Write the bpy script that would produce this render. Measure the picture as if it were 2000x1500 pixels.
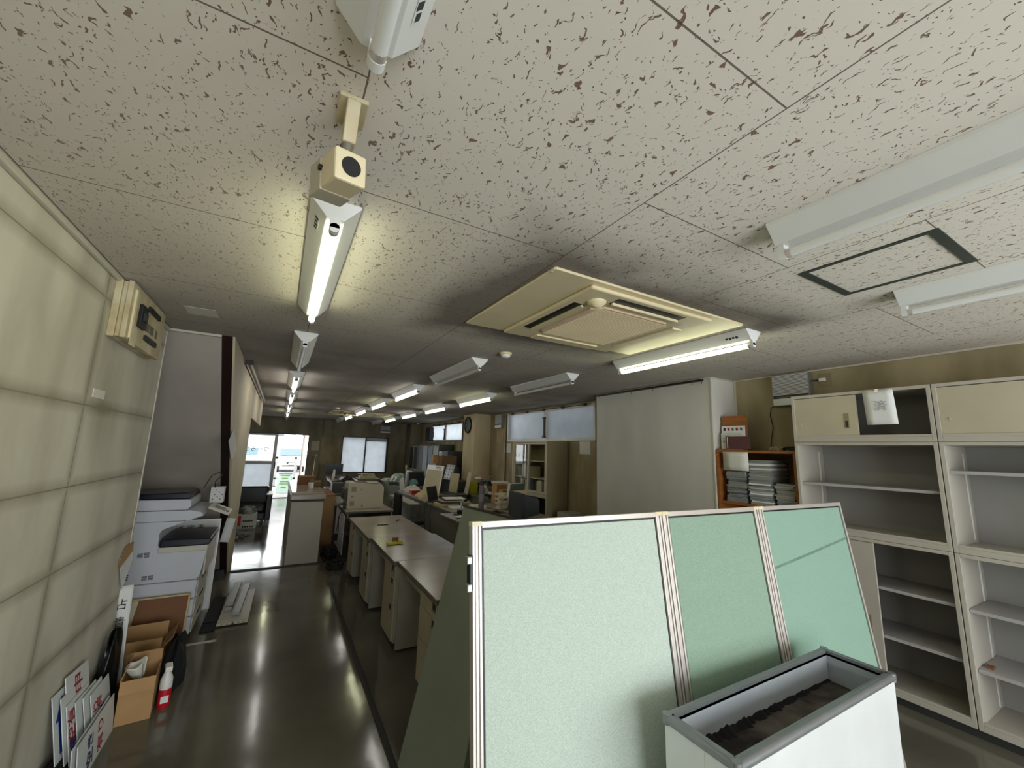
import bpy, math, random
from mathutils import Matrix, Vector, Euler
random.seed(7)
PI = math.pi
C = bpy.context.scene
COL = C.collection
for o in list(bpy.data.objects):
    bpy.data.objects.remove(o)

# ---------------------------------------------------------------- camera, sky, sun, exposure
cam_d = bpy.data.cameras.new('camera')
cam = bpy.data.objects.new('camera', cam_d)
COL.objects.link(cam)
cam_d.sensor_width = 36.0
cam_d.lens = 789.32 * 36.0 / 2000.0
cam_d.clip_start = 0.02
cam_d.clip_end = 300
R_ = Vector((0.86941148, -0.49321015, 0.02945219))
U_ = Vector((-0.10571714, -0.1274632, 0.9861932))
F_ = Vector((0.48264642, 0.86052128, 0.16295874))
m = Matrix((( R_.x, U_.x, -F_.x), (R_.y, U_.y, -F_.y), (R_.z, U_.z, -F_.z))).to_4x4()
m.translation = Vector((0, 0, 1.68))
cam.matrix_world = m
C.camera = cam

w = bpy.data.worlds.new('sky')
C.world = w
w.use_nodes = True
bg = w.node_tree.nodes['Background']
bg.inputs['Color'].default_value = (0.95, 0.97, 1.0, 1)
bg.inputs['Strength'].default_value = 5.0

sun_d = bpy.data.lights.new('sun', 'SUN')
sun = bpy.data.objects.new('sun', sun_d)
COL.objects.link(sun)
sun.rotation_euler = Vector((0.45, 0.30, -1.0)).to_track_quat('-Z', 'Y').to_euler()
sun_d.energy = 3.0
sun_d.angle = 0.01
sun_d.color = (1.0, 0.96, 0.9)

def portal(name, loc, direction, sx, sy):
    d = bpy.data.lights.new(name, 'AREA')
    d.shape = 'RECTANGLE'; d.size = sx; d.size_y = sy
    d.cycles.is_portal = True
    o = bpy.data.objects.new(name, d); COL.objects.link(o)
    o.location = loc
    o.rotation_euler = Vector(direction).to_track_quat('-Z', 'Y').to_euler()
portal('sky_portal', (1.9, -3.06, 1.25), (0, 1, 0), 4.6, 2.2)
portal('sky_portal', (-0.25, 15.12, 1.0), (0, -1, 0), 2.1, 2.0)

C.view_settings.view_transform = 'Standard'
C.view_settings.look = 'None'
C.view_settings.gamma = 1.0
C.view_settings.use_curve_mapping = False
C.view_settings.exposure = 0.90
C.cycles.max_bounces = 8
C.cycles.diffuse_bounces = 5
C.cycles.glossy_bounces = 4
C.cycles.transmission_bounces = 6
C.cycles.sample_clamp_indirect = 6.0
C.cycles.caustics_reflective = False
C.cycles.caustics_refractive = False

CZ = 2.536          # ceiling height
XL, XR = -0.85, 4.43  # left and right wall
YF, YB = 15.0, -3.0   # far wall, wall behind

# ---------------------------------------------------------------- materials
def lin(c):
    r = []
    for v in c:
        v = v / 255.0
        r.append(v / 12.92 if v <= 0.04045 else ((v + 0.055) / 1.055) ** 2.4)
    return (r[0], r[1], r[2], 1)

def mat(name, col, rough=0.6, metal=0.0, var=0.12, scale=3.0, bump=0.0, bscale=80.0, spec=0.5, col2=None, stretch=(1, 1, 1), det=4):
    m = bpy.data.materials.new(name); m.use_nodes = True
    nt = m.node_tree; N = nt.nodes; L = nt.links
    p = N['Principled BSDF']
    p.inputs['Roughness'].default_value = rough
    p.inputs['Metallic'].default_value = metal
    p.inputs['Specular IOR Level'].default_value = spec
    tc = N.new('ShaderNodeTexCoord')
    mp = N.new('ShaderNodeMapping'); mp.inputs['Scale'].default_value = stretch
    L.new(tc.outputs['Object'], mp.inputs['Vector'])
    nz = N.new('ShaderNodeTexNoise'); nz.inputs['Scale'].default_value = scale; nz.inputs['Detail'].default_value = det
    L.new(mp.outputs[0], nz.inputs['Vector'])
    rp = N.new('ShaderNodeValToRGB')
    rp.color_ramp.elements[0].position = 0.35; rp.color_ramp.elements[1].position = 0.68
    a = lin(col)
    b = lin(col2) if col2 else tuple([v * (1 - var) for v in a[:3]]) + (1,)
    rp.color_ramp.elements[0].color = b; rp.color_ramp.elements[1].color = a
    L.new(nz.outputs['Fac'], rp.inputs['Fac'])
    L.new(rp.outputs['Color'], p.inputs['Base Color'])
    if bump:
        n2 = N.new('ShaderNodeTexNoise'); n2.inputs['Scale'].default_value = bscale
        L.new(mp.outputs[0], n2.inputs['Vector'])
        bm = N.new('ShaderNodeBump'); bm.inputs['Strength'].default_value = bump; bm.inputs['Distance'].default_value = 0.004
        L.new(n2.outputs['Fac'], bm.inputs['Height']); L.new(bm.outputs[0], p.inputs['Normal'])
    return m

def emit(name, col, strength):
    m = bpy.data.materials.new(name); m.use_nodes = True
    p = m.node_tree.nodes['Principled BSDF']
    p.inputs['Base Color'].default_value = (0.8, 0.8, 0.8, 1)
    p.inputs['Emission Color'].default_value = lin(col)
    p.inputs['Emission Strength'].default_value = strength
    return m

def math_n(N, L, op, a, b=None, c=None):
    n = N.new('ShaderNodeMath'); n.operation = op
    for i, v in enumerate((a, b, c)):
        if v is None: continue
        if isinstance(v, (int, float)): n.inputs[i].default_value = v
        else: L.new(v, n.inputs[i])
    return n.outputs[0]

def ceiling_mat():
    m = bpy.data.materials.new('travertine_ceiling_board'); m.use_nodes = True
    nt = m.node_tree; N = nt.nodes; L = nt.links; p = N['Principled BSDF']
    p.inputs['Roughness'].default_value = 0.85
    tc = N.new('ShaderNodeTexCoord')
    sx = N.new('ShaderNodeSeparateXYZ'); L.new(tc.outputs['Object'], sx.inputs[0])
    # wormhole pits, drawn out along the room
    mp = N.new('ShaderNodeMapping'); mp.inputs['Scale'].default_value = (95, 36, 1)
    wn = N.new('ShaderNodeTexNoise'); wn.inputs['Scale'].default_value = 28; wn.inputs['Detail'].default_value = 2
    L.new(tc.outputs['Object'], wn.inputs['Vector'])
    mixv = N.new('ShaderNodeVectorMath'); mixv.operation = 'MULTIPLY_ADD'
    mixv.inputs[1].default_value = (0.05, 0.05, 0.0)
    L.new(wn.outputs['Color'], mixv.inputs[0]); L.new(tc.outputs['Object'], mixv.inputs[2])
    L.new(mixv.outputs[0], mp.inputs['Vector'])
    n1 = N.new('ShaderNodeTexNoise'); n1.inputs['Scale'].default_value = 1.0; n1.inputs['Detail'].default_value = 2.0; n1.inputs['Roughness'].default_value = 0.5
    L.new(mp.outputs[0], n1.inputs['Vector'])
    pit1 = N.new('ShaderNodeMapRange'); pit1.inputs[1].default_value = 0.648; pit1.inputs[2].default_value = 0.670
    L.new(n1.outputs['Fac'], pit1.inputs[0])
    v = N.new('ShaderNodeTexVoronoi'); v.inputs['Scale'].default_value = 78
    L.new(mixv.outputs[0], v.inputs['Vector'])
    pit2 = N.new('ShaderNodeMapRange'); pit2.inputs[1].default_value = 0.17; pit2.inputs[2].default_value = 0.13
    L.new(v.outputs['Distance'], pit2.inputs[0])
    sel = N.new('ShaderNodeSeparateColor'); L.new(v.outputs['Color'], sel.inputs[0])
    keep = math_n(N, L, 'GREATER_THAN', sel.outputs[0], 0.25)
    pit2k = math_n(N, L, 'MULTIPLY', pit2.outputs[0], keep)
    pit = math_n(N, L, 'MAXIMUM', pit1.outputs[0], pit2k)
    # board joints: columns 0.914 wide across the room, boards 0.91 long, staggered by half
    cb = N.new('ShaderNodeCombineXYZ')
    L.new(math_n(N, L, 'ADD', sx.outputs[1], 100 * 0.91 - (1.3487 - 0.91) ), cb.inputs[0])
    L.new(math_n(N, L, 'ADD', sx.outputs[0], 101 * 0.914 - 0.0887), cb.inputs[1])
    bk = N.new('ShaderNodeTexBrick')
    L.new(cb.outputs[0], bk.inputs['Vector'])
    bk.offset = 0.5; bk.offset_frequency = 2; bk.squash = 1
    bk.inputs['Scale'].default_value = 1.0
    bk.inputs['Brick Width'].default_value = 0.91; bk.inputs['Row Height'].default_value = 0.914
    bk.inputs['Mortar Size'].default_value = 0.0022; bk.inputs['Mortar Smooth'].default_value = 0.0
    joint = bk.outputs['Fac']
    # smoke stains in blotches and round the cassette unit, plus painted light falloff
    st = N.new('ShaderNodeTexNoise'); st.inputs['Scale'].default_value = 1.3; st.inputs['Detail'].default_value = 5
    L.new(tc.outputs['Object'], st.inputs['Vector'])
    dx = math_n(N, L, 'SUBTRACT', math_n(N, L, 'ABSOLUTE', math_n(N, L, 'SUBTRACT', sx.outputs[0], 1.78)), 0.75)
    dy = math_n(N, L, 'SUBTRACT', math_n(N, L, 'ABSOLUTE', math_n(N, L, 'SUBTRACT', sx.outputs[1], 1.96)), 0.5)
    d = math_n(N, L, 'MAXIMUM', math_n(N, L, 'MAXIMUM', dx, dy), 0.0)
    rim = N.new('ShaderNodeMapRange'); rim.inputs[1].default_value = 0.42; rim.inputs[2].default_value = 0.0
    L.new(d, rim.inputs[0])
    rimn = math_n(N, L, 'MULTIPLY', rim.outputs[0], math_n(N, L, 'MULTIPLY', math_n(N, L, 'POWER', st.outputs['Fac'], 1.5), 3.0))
    far = N.new('ShaderNodeMapRange'); far.inputs[1].default_value = 0.8; far.inputs[2].default_value = 4.5; far.inputs[4].default_value = 0.78  # boards darken down the room: light falloff from the near end put in colour
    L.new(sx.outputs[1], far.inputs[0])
    soot_and_falloff = math_n(N, L, 'MINIMUM', math_n(N, L, 'ADD', rimn, math_n(N, L, 'MULTIPLY', far.outputs[0], math_n(N, L, 'ADD', st.outputs['Fac'], 0.45))), 0.95)
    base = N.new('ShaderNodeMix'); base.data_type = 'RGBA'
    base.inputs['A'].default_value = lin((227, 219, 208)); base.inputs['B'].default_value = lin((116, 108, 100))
    L.new(soot_and_falloff, base.inputs['Factor'])
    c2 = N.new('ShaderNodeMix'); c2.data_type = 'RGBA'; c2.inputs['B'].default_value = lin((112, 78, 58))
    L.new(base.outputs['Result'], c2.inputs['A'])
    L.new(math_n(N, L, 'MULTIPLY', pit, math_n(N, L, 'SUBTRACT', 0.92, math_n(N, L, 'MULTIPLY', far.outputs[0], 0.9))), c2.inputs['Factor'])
    c3 = N.new('ShaderNodeMix'); c3.data_type = 'RGBA'; c3.inputs['B'].default_value = lin((84, 62, 46))
    L.new(c2.outputs['Result'], c3.inputs['A']); L.new(math_n(N, L, 'MULTIPLY', joint, 0.85), c3.inputs['Factor'])
    L.new(c3.outputs['Result'], p.inputs['Base Color'])
    bm = N.new('ShaderNodeBump'); bm.inputs['Strength'].default_value = 0.8; bm.inputs['Distance'].default_value = 0.003; bm.invert = True
    L.new(math_n(N, L, 'MAXIMUM', pit, joint), bm.inputs['Height']); L.new(bm.outputs[0], p.inputs['Normal'])
    return m

def floor_mat():
    m = bpy.data.materials.new('worn_vinyl_floor'); m.use_nodes = True
    nt = m.node_tree; N = nt.nodes; L = nt.links; p = N['Principled BSDF']
    tc = N.new('ShaderNodeTexCoord')
    n = N.new('ShaderNodeTexNoise'); n.inputs['Scale'].default_value = 1.1; n.inputs['Detail'].default_value = 6
    L.new(tc.outputs['Object'], n.inputs['Vector'])
    r = N.new('ShaderNodeValToRGB'); r.color_ramp.elements[0].position = 0.3; r.color_ramp.elements[1].position = 0.75
    r.color_ramp.elements[0].color = lin((82, 80, 71)); r.color_ramp.elements[1].color = lin((112, 108, 96))
    L.new(n.outputs['Fac'], r.inputs['Fac']); L.new(r.outputs['Color'], p.inputs['Base Color'])
    r2 = N.new('ShaderNodeMapRange'); r2.inputs[3].default_value = 0.05; r2.inputs[4].default_value = 0.20
    L.new(n.outputs['Fac'], r2.inputs[0]); L.new(r2.outputs[0], p.inputs['Roughness'])
    n2 = N.new('ShaderNodeTexNoise'); n2.inputs['Scale'].default_value = 14; n2.inputs['Detail'].default_value = 5
    L.new(tc.outputs['Object'], n2.inputs['Vector'])
    n3 = N.new('ShaderNodeTexNoise'); n3.inputs['Scale'].default_value = 2.2; n3.inputs['Detail'].default_value = 1
    L.new(tc.outputs['Object'], n3.inputs['Vector'])
    hh = math_n(N, L, 'ADD', math_n(N, L, 'MULTIPLY', n2.outputs['Fac'], 0.22), n3.outputs['Fac'])
    bm = N.new('ShaderNodeBump'); bm.inputs['Strength'].default_value = 0.35; bm.inputs['Distance'].default_value = 0.005
    L.new(hh, bm.inputs['Height']); L.new(bm.outputs[0], p.inputs['Normal'])
    p.inputs['Specular IOR Level'].default_value = 0.6
    return m

def wallpaper(name, col, dirt, axis_u, ulines, zlines, edge=0.5):
    """vinyl wallpaper over boards, with real joints (smoke dirt settled along them) at the given positions"""
    m = bpy.data.materials.new(name); m.use_nodes = True
    nt = m.node_tree; N = nt.nodes; L = nt.links; p = N['Principled BSDF']
    p.inputs['Roughness'].default_value = 0.7
    tc = N.new('ShaderNodeTexCoord'); sx = N.new('ShaderNodeSeparateXYZ'); L.new(tc.outputs['Object'], sx.inputs[0])
    mp = N.new('ShaderNodeMapping'); mp.inputs['Scale'].default_value = (1.5, 1.5, 0.6); L.new(tc.outputs['Object'], mp.inputs[0])
    n = N.new('ShaderNodeTexNoise'); n.inputs['Scale'].default_value = 1.7; n.inputs['Detail'].default_value = 5; L.new(mp.outputs[0], n.inputs['Vector'])
    acc = None; line = None
    for comp, vals in ((axis_u, ulines), (2, zlines)):
        for v in vals:
            dd = math_n(N, L, 'ABSOLUTE', math_n(N, L, 'SUBTRACT', sx.outputs[comp], v))
            r = N.new('ShaderNodeMapRange'); r.inputs[1].default_value = 0.055; r.inputs[2].default_value = 0.0; L.new(dd, r.inputs[0])
            acc = r.outputs[0] if acc is None else math_n(N, L, 'MAXIMUM', acc, r.outputs[0])
            q = math_n(N, L, 'LESS_THAN', dd, 0.003)
            line = q if line is None else math_n(N, L, 'MAXIMUM', line, q)
    f = N.new('ShaderNodeMapRange'); f.inputs[1].default_value = 0.38; f.inputs[2].default_value = 0.72; f.inputs[4].default_value = edge
    L.new(n.outputs['Fac'], f.inputs[0])
    fac = f.outputs[0]
    if acc is not None:
        fac = math_n(N, L, 'MINIMUM', math_n(N, L, 'ADD', fac, math_n(N, L, 'MULTIPLY', acc, 0.55)), 1.0)
        fac = math_n(N, L, 'MAXIMUM', fac, line)
    mx = N.new('ShaderNodeMix'); mx.data_type = 'RGBA'
    mx.inputs['A'].default_value = lin(col); mx.inputs['B'].default_value = lin(dirt)
    L.new(fac, mx.inputs['Factor']); L.new(mx.outputs['Result'], p.inputs['Base Color'])
    n2 = N.new('ShaderNodeTexNoise'); n2.inputs['Scale'].default_value = 220; L.new(tc.outputs['Object'], n2.inputs['Vector'])
    bm = N.new('ShaderNodeBump'); bm.inputs['Strength'].default_value = 0.12; bm.inputs['Distance'].default_value = 0.002
    L.new(n2.outputs['Fac'], bm.inputs['Height']); L.new(bm.outputs[0], p.inputs['Normal'])
    return m

def glass_mat(name, tint=(1, 1, 1), rough=0.0):
    m = bpy.data.materials.new(name); m.use_nodes = True
    nt = m.node_tree; N = nt.nodes; L = nt.links
    N.remove(N['Principled BSDF'])
    t = N.new('ShaderNodeBsdfTransparent'); t.inputs[0].default_value = tint + (1,)
    g = N.new('ShaderNodeBsdfGlossy'); g.inputs['Roughness'].default_value = rough
    mx = N.new('ShaderNodeMixShader'); fr = N.new('ShaderNodeFresnel'); fr.inputs[0].default_value = 1.45
    ge = N.new('ShaderNodeNewGeometry'); L.new(math_n(N, L, 'MULTIPLY', fr.outputs[0], math_n(N, L, 'SUBTRACT', 1.0, ge.outputs['Backfacing'])), mx.inputs[0]); L.new(t.outputs[0], mx.inputs[1]); L.new(g.outputs[0], mx.inputs[2])
    L.new(mx.outputs[0], N['Material Output'].inputs[0])
    return m

def frosted_mat(name, col):
    m = bpy.data.materials.new(name); m.use_nodes = True
    nt = m.node_tree; N = nt.nodes; L = nt.links
    N.remove(N['Principled BSDF'])
    tc = N.new('ShaderNodeTexCoord'); n = N.new('ShaderNodeTexNoise'); n.inputs['Scale'].default_value = 5; n.inputs['Detail'].default_value = 6
    L.new(tc.outputs['Object'], n.inputs['Vector'])
    r = N.new('ShaderNodeValToRGB'); a = lin(col); r.color_ramp.elements[0].color = tuple(v * 0.75 for v in a[:3]) + (1,); r.color_ramp.elements[1].color = a
    L.new(n.outputs['Fac'], r.inputs[0])
    t = N.new('ShaderNodeBsdfTranslucent'); L.new(r.outputs[0], t.inputs[0])
    d = N.new('ShaderNodeBsdfDiffuse'); L.new(r.outputs[0], d.inputs[0])
    mx = N.new('ShaderNodeMixShader'); mx.inputs[0].default_value = 0.12
    L.new(t.outputs[0], mx.inputs[1]); L.new(d.outputs[0], mx.inputs[2])
    L.new(mx.outputs[0], N['Material Output'].inputs[0])
    return m

def fabric_mat(name, col, col2, scale=180):
    m = mat(name, col, 0.95, col2=col2, scale=scale, det=2, bump=0.25, bscale=300, spec=0.1)
    return m

MT = {}
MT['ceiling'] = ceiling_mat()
MT['floor'] = floor_mat()
MT['wall_left'] = wallpaper('yellowed_wallpaper', (208, 202, 186), (138, 130, 110), 1, (0.9, 2.73), (2.39, 1.84, 1.45, 1.06, 0.62), 0.65)
MT['wall_right'] = wallpaper('stained_wallpaper', (166, 152, 120), (104, 92, 64), 1, (), (), 0.9)
MT['wall_far'] = wallpaper('smoke_stained_wallpaper', (150, 140, 120), (100, 92, 76), 0, (1.2, 4.0), (), 0.9)
MT['plain_wall'] = wallpaper('pale_ribbed_wallpaper', (206, 204, 197), (186, 183, 173), 1, (), (), 0.6)
MT['stair'] = mat('greyed_soffit_paint', (190, 180, 170), 0.7, var=0.25, scale=1.5)
MT['stair_side'] = mat('beige_stair_wallpaper', (206, 194, 168), 0.7, var=0.22, scale=1.6)
MT['pillar'] = wallpaper('cream_pillar_wallpaper', (198, 184, 150), (160, 144, 108), 0, (), (), 0.6)
MT['dark_trim'] = mat('dark_red_brown_trim', (38, 20, 18), 0.4)
MT['white_trim'] = mat('off_white_trim', (198, 192, 176), 0.5)
MT['white_enamel'] = mat('white_enamel', (226, 226, 224), 0.35, var=0.05)
MT['tube_off'] = mat('unlit_fluorescent_tube', (232, 232, 230), 0.2, var=0.02)
MT['tube_warm'] = emit('lit_tube_warm', (252, 255, 208), 7.5)
MT['tube_white'] = emit('lit_tube_white', (255, 252, 244), 7.5)
MT['cream'] = mat('yellowed_plastic', (222, 208, 172), 0.45, var=0.1)
MT['cream2'] = mat('peach_grille_plastic', (226, 200, 170), 0.6, var=0.12, scale=30)
MT['black'] = mat('black_plastic', (16, 16, 18), 0.45, var=0.2)
MT['black_matte'] = mat('black_cloth', (12, 13, 18), 0.9, var=0.3, bump=0.3, bscale=40)
MT['steel_beige'] = mat('beige_grey_steel', (180, 173, 162), 0.45, var=0.08, scale=2)
MT['steel_beige_in'] = mat('grey_steel_inside', (168, 165, 164), 0.5, var=0.1, scale=2)
MT['steel_cream'] = mat('cream_steel', (186, 177, 154), 0.45, var=0.1)
MT['steel_back'] = mat('steel_cabinet_back', (150, 148, 146), 0.5, var=0.15, scale=1.2)
MT['steel_green'] = mat('grey_green_steel', (118, 118, 104), 0.5, var=0.15)
MT['steel_dark'] = mat('dark_grey_steel', (66, 70, 70), 0.5, var=0.15)
MT['steel_side'] = mat('olive_beige_steel', (140, 128, 96), 0.5, var=0.12)
MT['alu'] = mat('aluminium', (214, 206, 200), 0.35, metal=0.55, var=0.06)
MT['alu_grey'] = mat('grey_aluminium', (150, 150, 148), 0.4, metal=0.6, var=0.1)
MT['desk_top'] = mat('desk_laminate', (166, 154, 141), 0.2, var=0.14, scale=3.5)
MT['desk_edge'] = mat('desk_edge_band', (96, 90, 80), 0.5)
MT['desk_body'] = mat('desk_steel', (156, 152, 142), 0.5, var=0.14, scale=4)
MT['desk_front'] = mat('desk_drawer_steel', (174, 164, 140), 0.45, var=0.12, scale=4)
MT['dark_base'] = mat('dark_plinth', (44, 44, 42), 0.6)
MT['fabric_pale'] = fabric_mat('pale_green_cloth', (198, 208, 198), (168, 182, 172), 320)
MT['fabric_green'] = fabric_mat('sea_green_cloth', (148, 170, 153), (130, 152, 136), 320)
MT['fabric_teal'] = fabric_mat('teal_green_cloth', (142, 170, 154), (132, 160, 145), 320)
MT['olive'] = mat('olive_grey_panel', (128, 136, 122), 0.6, var=0.12, scale=2)
MT['planter_side'] = mat('brushed_pale_metal', (226, 228, 228), 0.35, metal=0.1, var=0.12, scale=2.5)
MT['planter_rim'] = mat('dull_aluminium_rim', (138, 141, 145), 0.35, metal=0.5, var=0.12, scale=9)
MT['planter_in'] = mat('pale_metal_liner', (178, 184, 192), 0.5, var=0.1)
MT['planter_floor'] = mat('dusty_board', (106, 98, 90), 0.9, col2=(34, 28, 26), scale=7, det=8)
MT['dirt'] = mat('dark_soil_crust', (18, 15, 22), 0.95, var=0.5, scale=40)
MT['frame_grey'] = mat('tape_dark_green_grey', (58, 64, 58), 0.6)
MT['copier'] = mat('pale_lilac_white_plastic', (206, 208, 218), 0.45, var=0.05)
MT['copier_front'] = mat('cream_white_plastic', (206, 200, 186), 0.45, var=0.06)
MT['navy'] = mat('navy_black_plastic', (24, 26, 44), 0.3, var=0.2)
MT['paper'] = mat('white_paper', (226, 226, 226), 0.8, var=0.04)
MT['paper_old'] = mat('aged_paper', (206, 196, 168), 0.85, var=0.15, scale=20)
MT['cardboard'] = mat('cardboard', (178, 140, 96), 0.85, var=0.12, scale=6)
MT['cardboard_dark'] = mat('dark_cardboard', (120, 92, 66), 0.85, var=0.2, scale=6)
MT['ply'] = mat('brown_hardboard', (128, 84, 52), 0.7, var=0.15, scale=4)
MT['pale_wood'] = mat('pale_wood_strip', (206, 180, 132), 0.6)
MT['wood'] = mat('orange_brown_wood', (158, 96, 44), 0.5, var=0.25, scale=3, stretch=(1, 1, 9))
MT['ink'] = mat('black_ink', (20, 20, 24), 0.7)
MT['ink_blue'] = mat('blue_ink', (34, 56, 136), 0.6)
MT['ink_red'] = mat('red_ink', (150, 26, 44), 0.6)
MT['ink_navy'] = mat('navy_ink', (28, 26, 76), 0.6)
MT['plate'] = mat('white_sign_board', (214, 218, 218), 0.4, var=0.05)
MT['red'] = mat('red_plastic', (196, 20, 40), 0.4)
MT['yellow'] = mat('yellow_cloth', (206, 200, 50), 0.7, var=0.25, scale=20)
MT['tan'] = mat('tan_leatherette', (150, 104, 66), 0.6)
MT['printer'] = mat('printer_beige_plastic', (186, 178, 156), 0.5, var=0.05)
MT['vent_grey'] = mat('vent_slot_grey', (112, 104, 88), 0.6)
MT['teal'] = mat('teal_cloth', (96, 140, 138), 0.8, var=0.2)
MT['bag'] = mat('pale_plastic_bag', (176, 196, 184), 0.25, var=0.35, scale=18, bump=0.6, bscale=30)
MT['bag_clear'] = mat('crumpled_film', (150, 152, 148), 0.15, var=0.6, scale=26, bump=0.8, bscale=40)
MT['purple'] = mat('mauve_plastic', (120, 104, 120), 0.4)
MT['asphalt'] = mat('asphalt', (92, 88, 90), 0.9, var=0.15, bump=0.2)
MT['car'] = mat('white_car_paint', (176, 178, 180), 0.15, var=0.02)
MT['car_glass'] = mat('car_glass', (40, 62, 70), 0.08, var=0.1)
MT['tire'] = mat('tyre_rubber', (26, 26, 28), 0.8)
MT['green_sign'] = mat('mint_sign_face', (120, 140, 130), 0.5, var=0.1)
MT['house'] = mat('pale_render', (150, 148, 146), 0.8)
MT['neighbour'] = mat('grey_neighbour_siding', (104, 108, 114), 0.8)
MT['leaf'] = mat('leaf_green', (74, 104, 34), 0.6, var=0.5, scale=12)
MT['glass'] = glass_mat('clear_glass', (0.95, 0.97, 0.96))
MT['frost'] = frosted_mat('frosted_glass', (176, 180, 182))
MT['frost_blue'] = frosted_mat('wired_frosted_glass', (206, 210, 212))
MT['sofa'] = mat('black_leatherette', (14, 17, 20), 0.4, var=0.2)
MT['screen'] = mat('dark_screen', (14, 18, 24), 0.2)
MT['monitor'] = mat('charcoal_monitor_plastic', (38, 44, 48), 0.5)
MT['brown_metal'] = mat('brown_anodised', (72, 58, 50), 0.4, metal=0.4)
MT['rust'] = mat('rusty_cream_steel', (204, 194, 164), 0.5, col2=(178, 160, 122), scale=9, det=8)
MT['patch'] = mat('fresh_patch', (216, 212, 204), 0.8, var=0.05)
MT['maroon'] = mat('maroon_cover', (92, 56, 56), 0.7)
MT['green_cover'] = mat('dark_green_cover', (70, 84, 76), 0.7)
MT['blue_cover'] = mat('slate_blue_cover', (70, 80, 98), 0.7)
MT['white_cover'] = mat('white_cover', (214, 212, 204), 0.7)
MT['grey_cover'] = mat('grey_page_edges', (150, 152, 152), 0.8, var=0.3, scale=60, stretch=(1, 1, 14))
MT['grime'] = mat('grey_green_grime', (112, 140, 124), 0.9, var=.3, scale=20)
MT['pencil'] = mat('pencil_grey', (176, 176, 178), 0.8)
MT['cream_cover'] = mat('cream_cover', (206, 190, 146), 0.7)

# ---------------------------------------------------------------- mesh helpers
class MB:
    def __init__(s): s.v = []; s.f = []; s.sm = []
    def add(s, vs, fs, smooth=False):
        b = len(s.v); s.v += [tuple(v) for v in vs]
        for f in fs: s.f.append([b + i for i in f]); s.sm.append(smooth)
        return s
    def box(s, x0, x1, y0, y1, z0, z1, M=None):
        vs = [(x0, y0, z0), (x1, y0, z0), (x1, y1, z0), (x0, y1, z0), (x0, y0, z1), (x1, y0, z1), (x1, y1, z1), (x0, y1, z1)]
        if M: vs = [tuple(M @ Vector(v)) for v in vs]
        return s.add(vs, [(0, 3, 2, 1), (4, 5, 6, 7), (0, 1, 5, 4), (1, 2, 6, 5), (2, 3, 7, 6), (3, 0, 4, 7)])
    def cyl(s, p0, p1, r0, r1=None, n=16, caps=True):
        r1 = r0 if r1 is None else r1
        p0 = Vector(p0); p1 = Vector(p1); d = (p1 - p0).normalized()
        a = d.orthogonal().normalized(); b = d.cross(a)
        vs = []
        for p, r in ((p0, r0), (p1, r1)):
            for i in range(n):
                t = 2 * PI * i / n
                vs.append(p + a * (r * math.cos(t)) + b * (r * math.sin(t)))
        s.add(vs, [(i, (i + 1) % n, n + (i + 1) % n, n + i) for i in range(n)], True)
        if caps: s.add(vs, [tuple(range(n))[::-1], tuple(range(n, 2 * n))])
        return s
    def tube(s, pts, r, n=8):
        pts = [Vector(p) for p in pts]; rings = []
        a = None
        for i, p in enumerate(pts):
            d = (pts[min(i + 1, len(pts) - 1)] - pts[max(i - 1, 0)]).normalized()
            if a is None: a = d.orthogonal().normalized()
            a = (a - d * a.dot(d)).normalized(); b = d.cross(a)
            rings.append([p + a * (r * math.cos(2 * PI * k / n)) + b * (r * math.sin(2 * PI * k / n)) for k in range(n)])
        vs = [v for q in rings for v in q]; fs = []
        for i in range(len(pts) - 1):
            for k in range(n):
                fs.append((i * n + k, i * n + (k + 1) % n, (i + 1) * n + (k + 1) % n, (i + 1) * n + k))
        s.add(vs, fs, True); s.add(vs, [tuple(range(n))[::-1], tuple(range((len(pts) - 1) * n, len(pts) * n))])
        return s
    def prism(s, poly, axis, a, b, M=None):
        """poly: 2-D points; axis 0: (y,z), 1: (x,z), 2: (x,y)"""
        def P(q, t):
            v = {0: (t, q[0], q[1]), 1: (q[0], t, q[1]), 2: (q[0], q[1], t)}[axis]
            return tuple(M @ Vector(v)) if M else v
        n = len(poly); vs = [P(q, a) for q in poly] + [P(q, b) for q in poly]
        ar = sum(poly[i][0] * poly[(i + 1) % n][1] - poly[(i + 1) % n][0] * poly[i][1] for i in range(n))
        flip = (ar > 0) == (axis != 1)
        fs = [tuple(range(n)), tuple(range(n, 2 * n))[::-1]] + [(i, n + i, n + (i + 1) % n, (i + 1) % n) for i in range(n)]
        if flip == (b > a): fs = [f[::-1] for f in fs]
        return s.add(vs, fs)
    def lathe(s, prof, c=(0, 0, 0), n=24):
        vs = []
        for r, z in prof:
            for k in range(n):
                t = 2 * PI * k / n; vs.append((c[0] + r * math.cos(t), c[1] + r * math.sin(t), c[2] + z))
        fs = []
        for i in range(len(prof) - 1):
            for k in range(n): fs.append((i * n + k, i * n + (k + 1) % n, (i + 1) * n + (k + 1) % n, (i + 1) * n + k))
        s.add(vs, fs, True); s.add(vs, [tuple(range(n))[::-1], tuple(range((len(prof) - 1) * n, len(prof) * n))])
        return s
    def sheet(s, fn, nu, nv, th=0.0):
        """surface fn(u,v) -> xyz on a grid; th>0 gives it a back"""
        vs = [Vector(fn(i / nu, j / nv)) for j in range(nv + 1) for i in range(nu + 1)]
        fs = [(j * (nu + 1) + i, j * (nu + 1) + i + 1, (j + 1) * (nu + 1) + i + 1, (j + 1) * (nu + 1) + i) for j in range(nv) for i in range(nu)]
        return s.add(vs, fs, True)

def setmesh(o, parent):
    COL.objects.link(o)
    if parent: o.parent = parent
    return o

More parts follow.
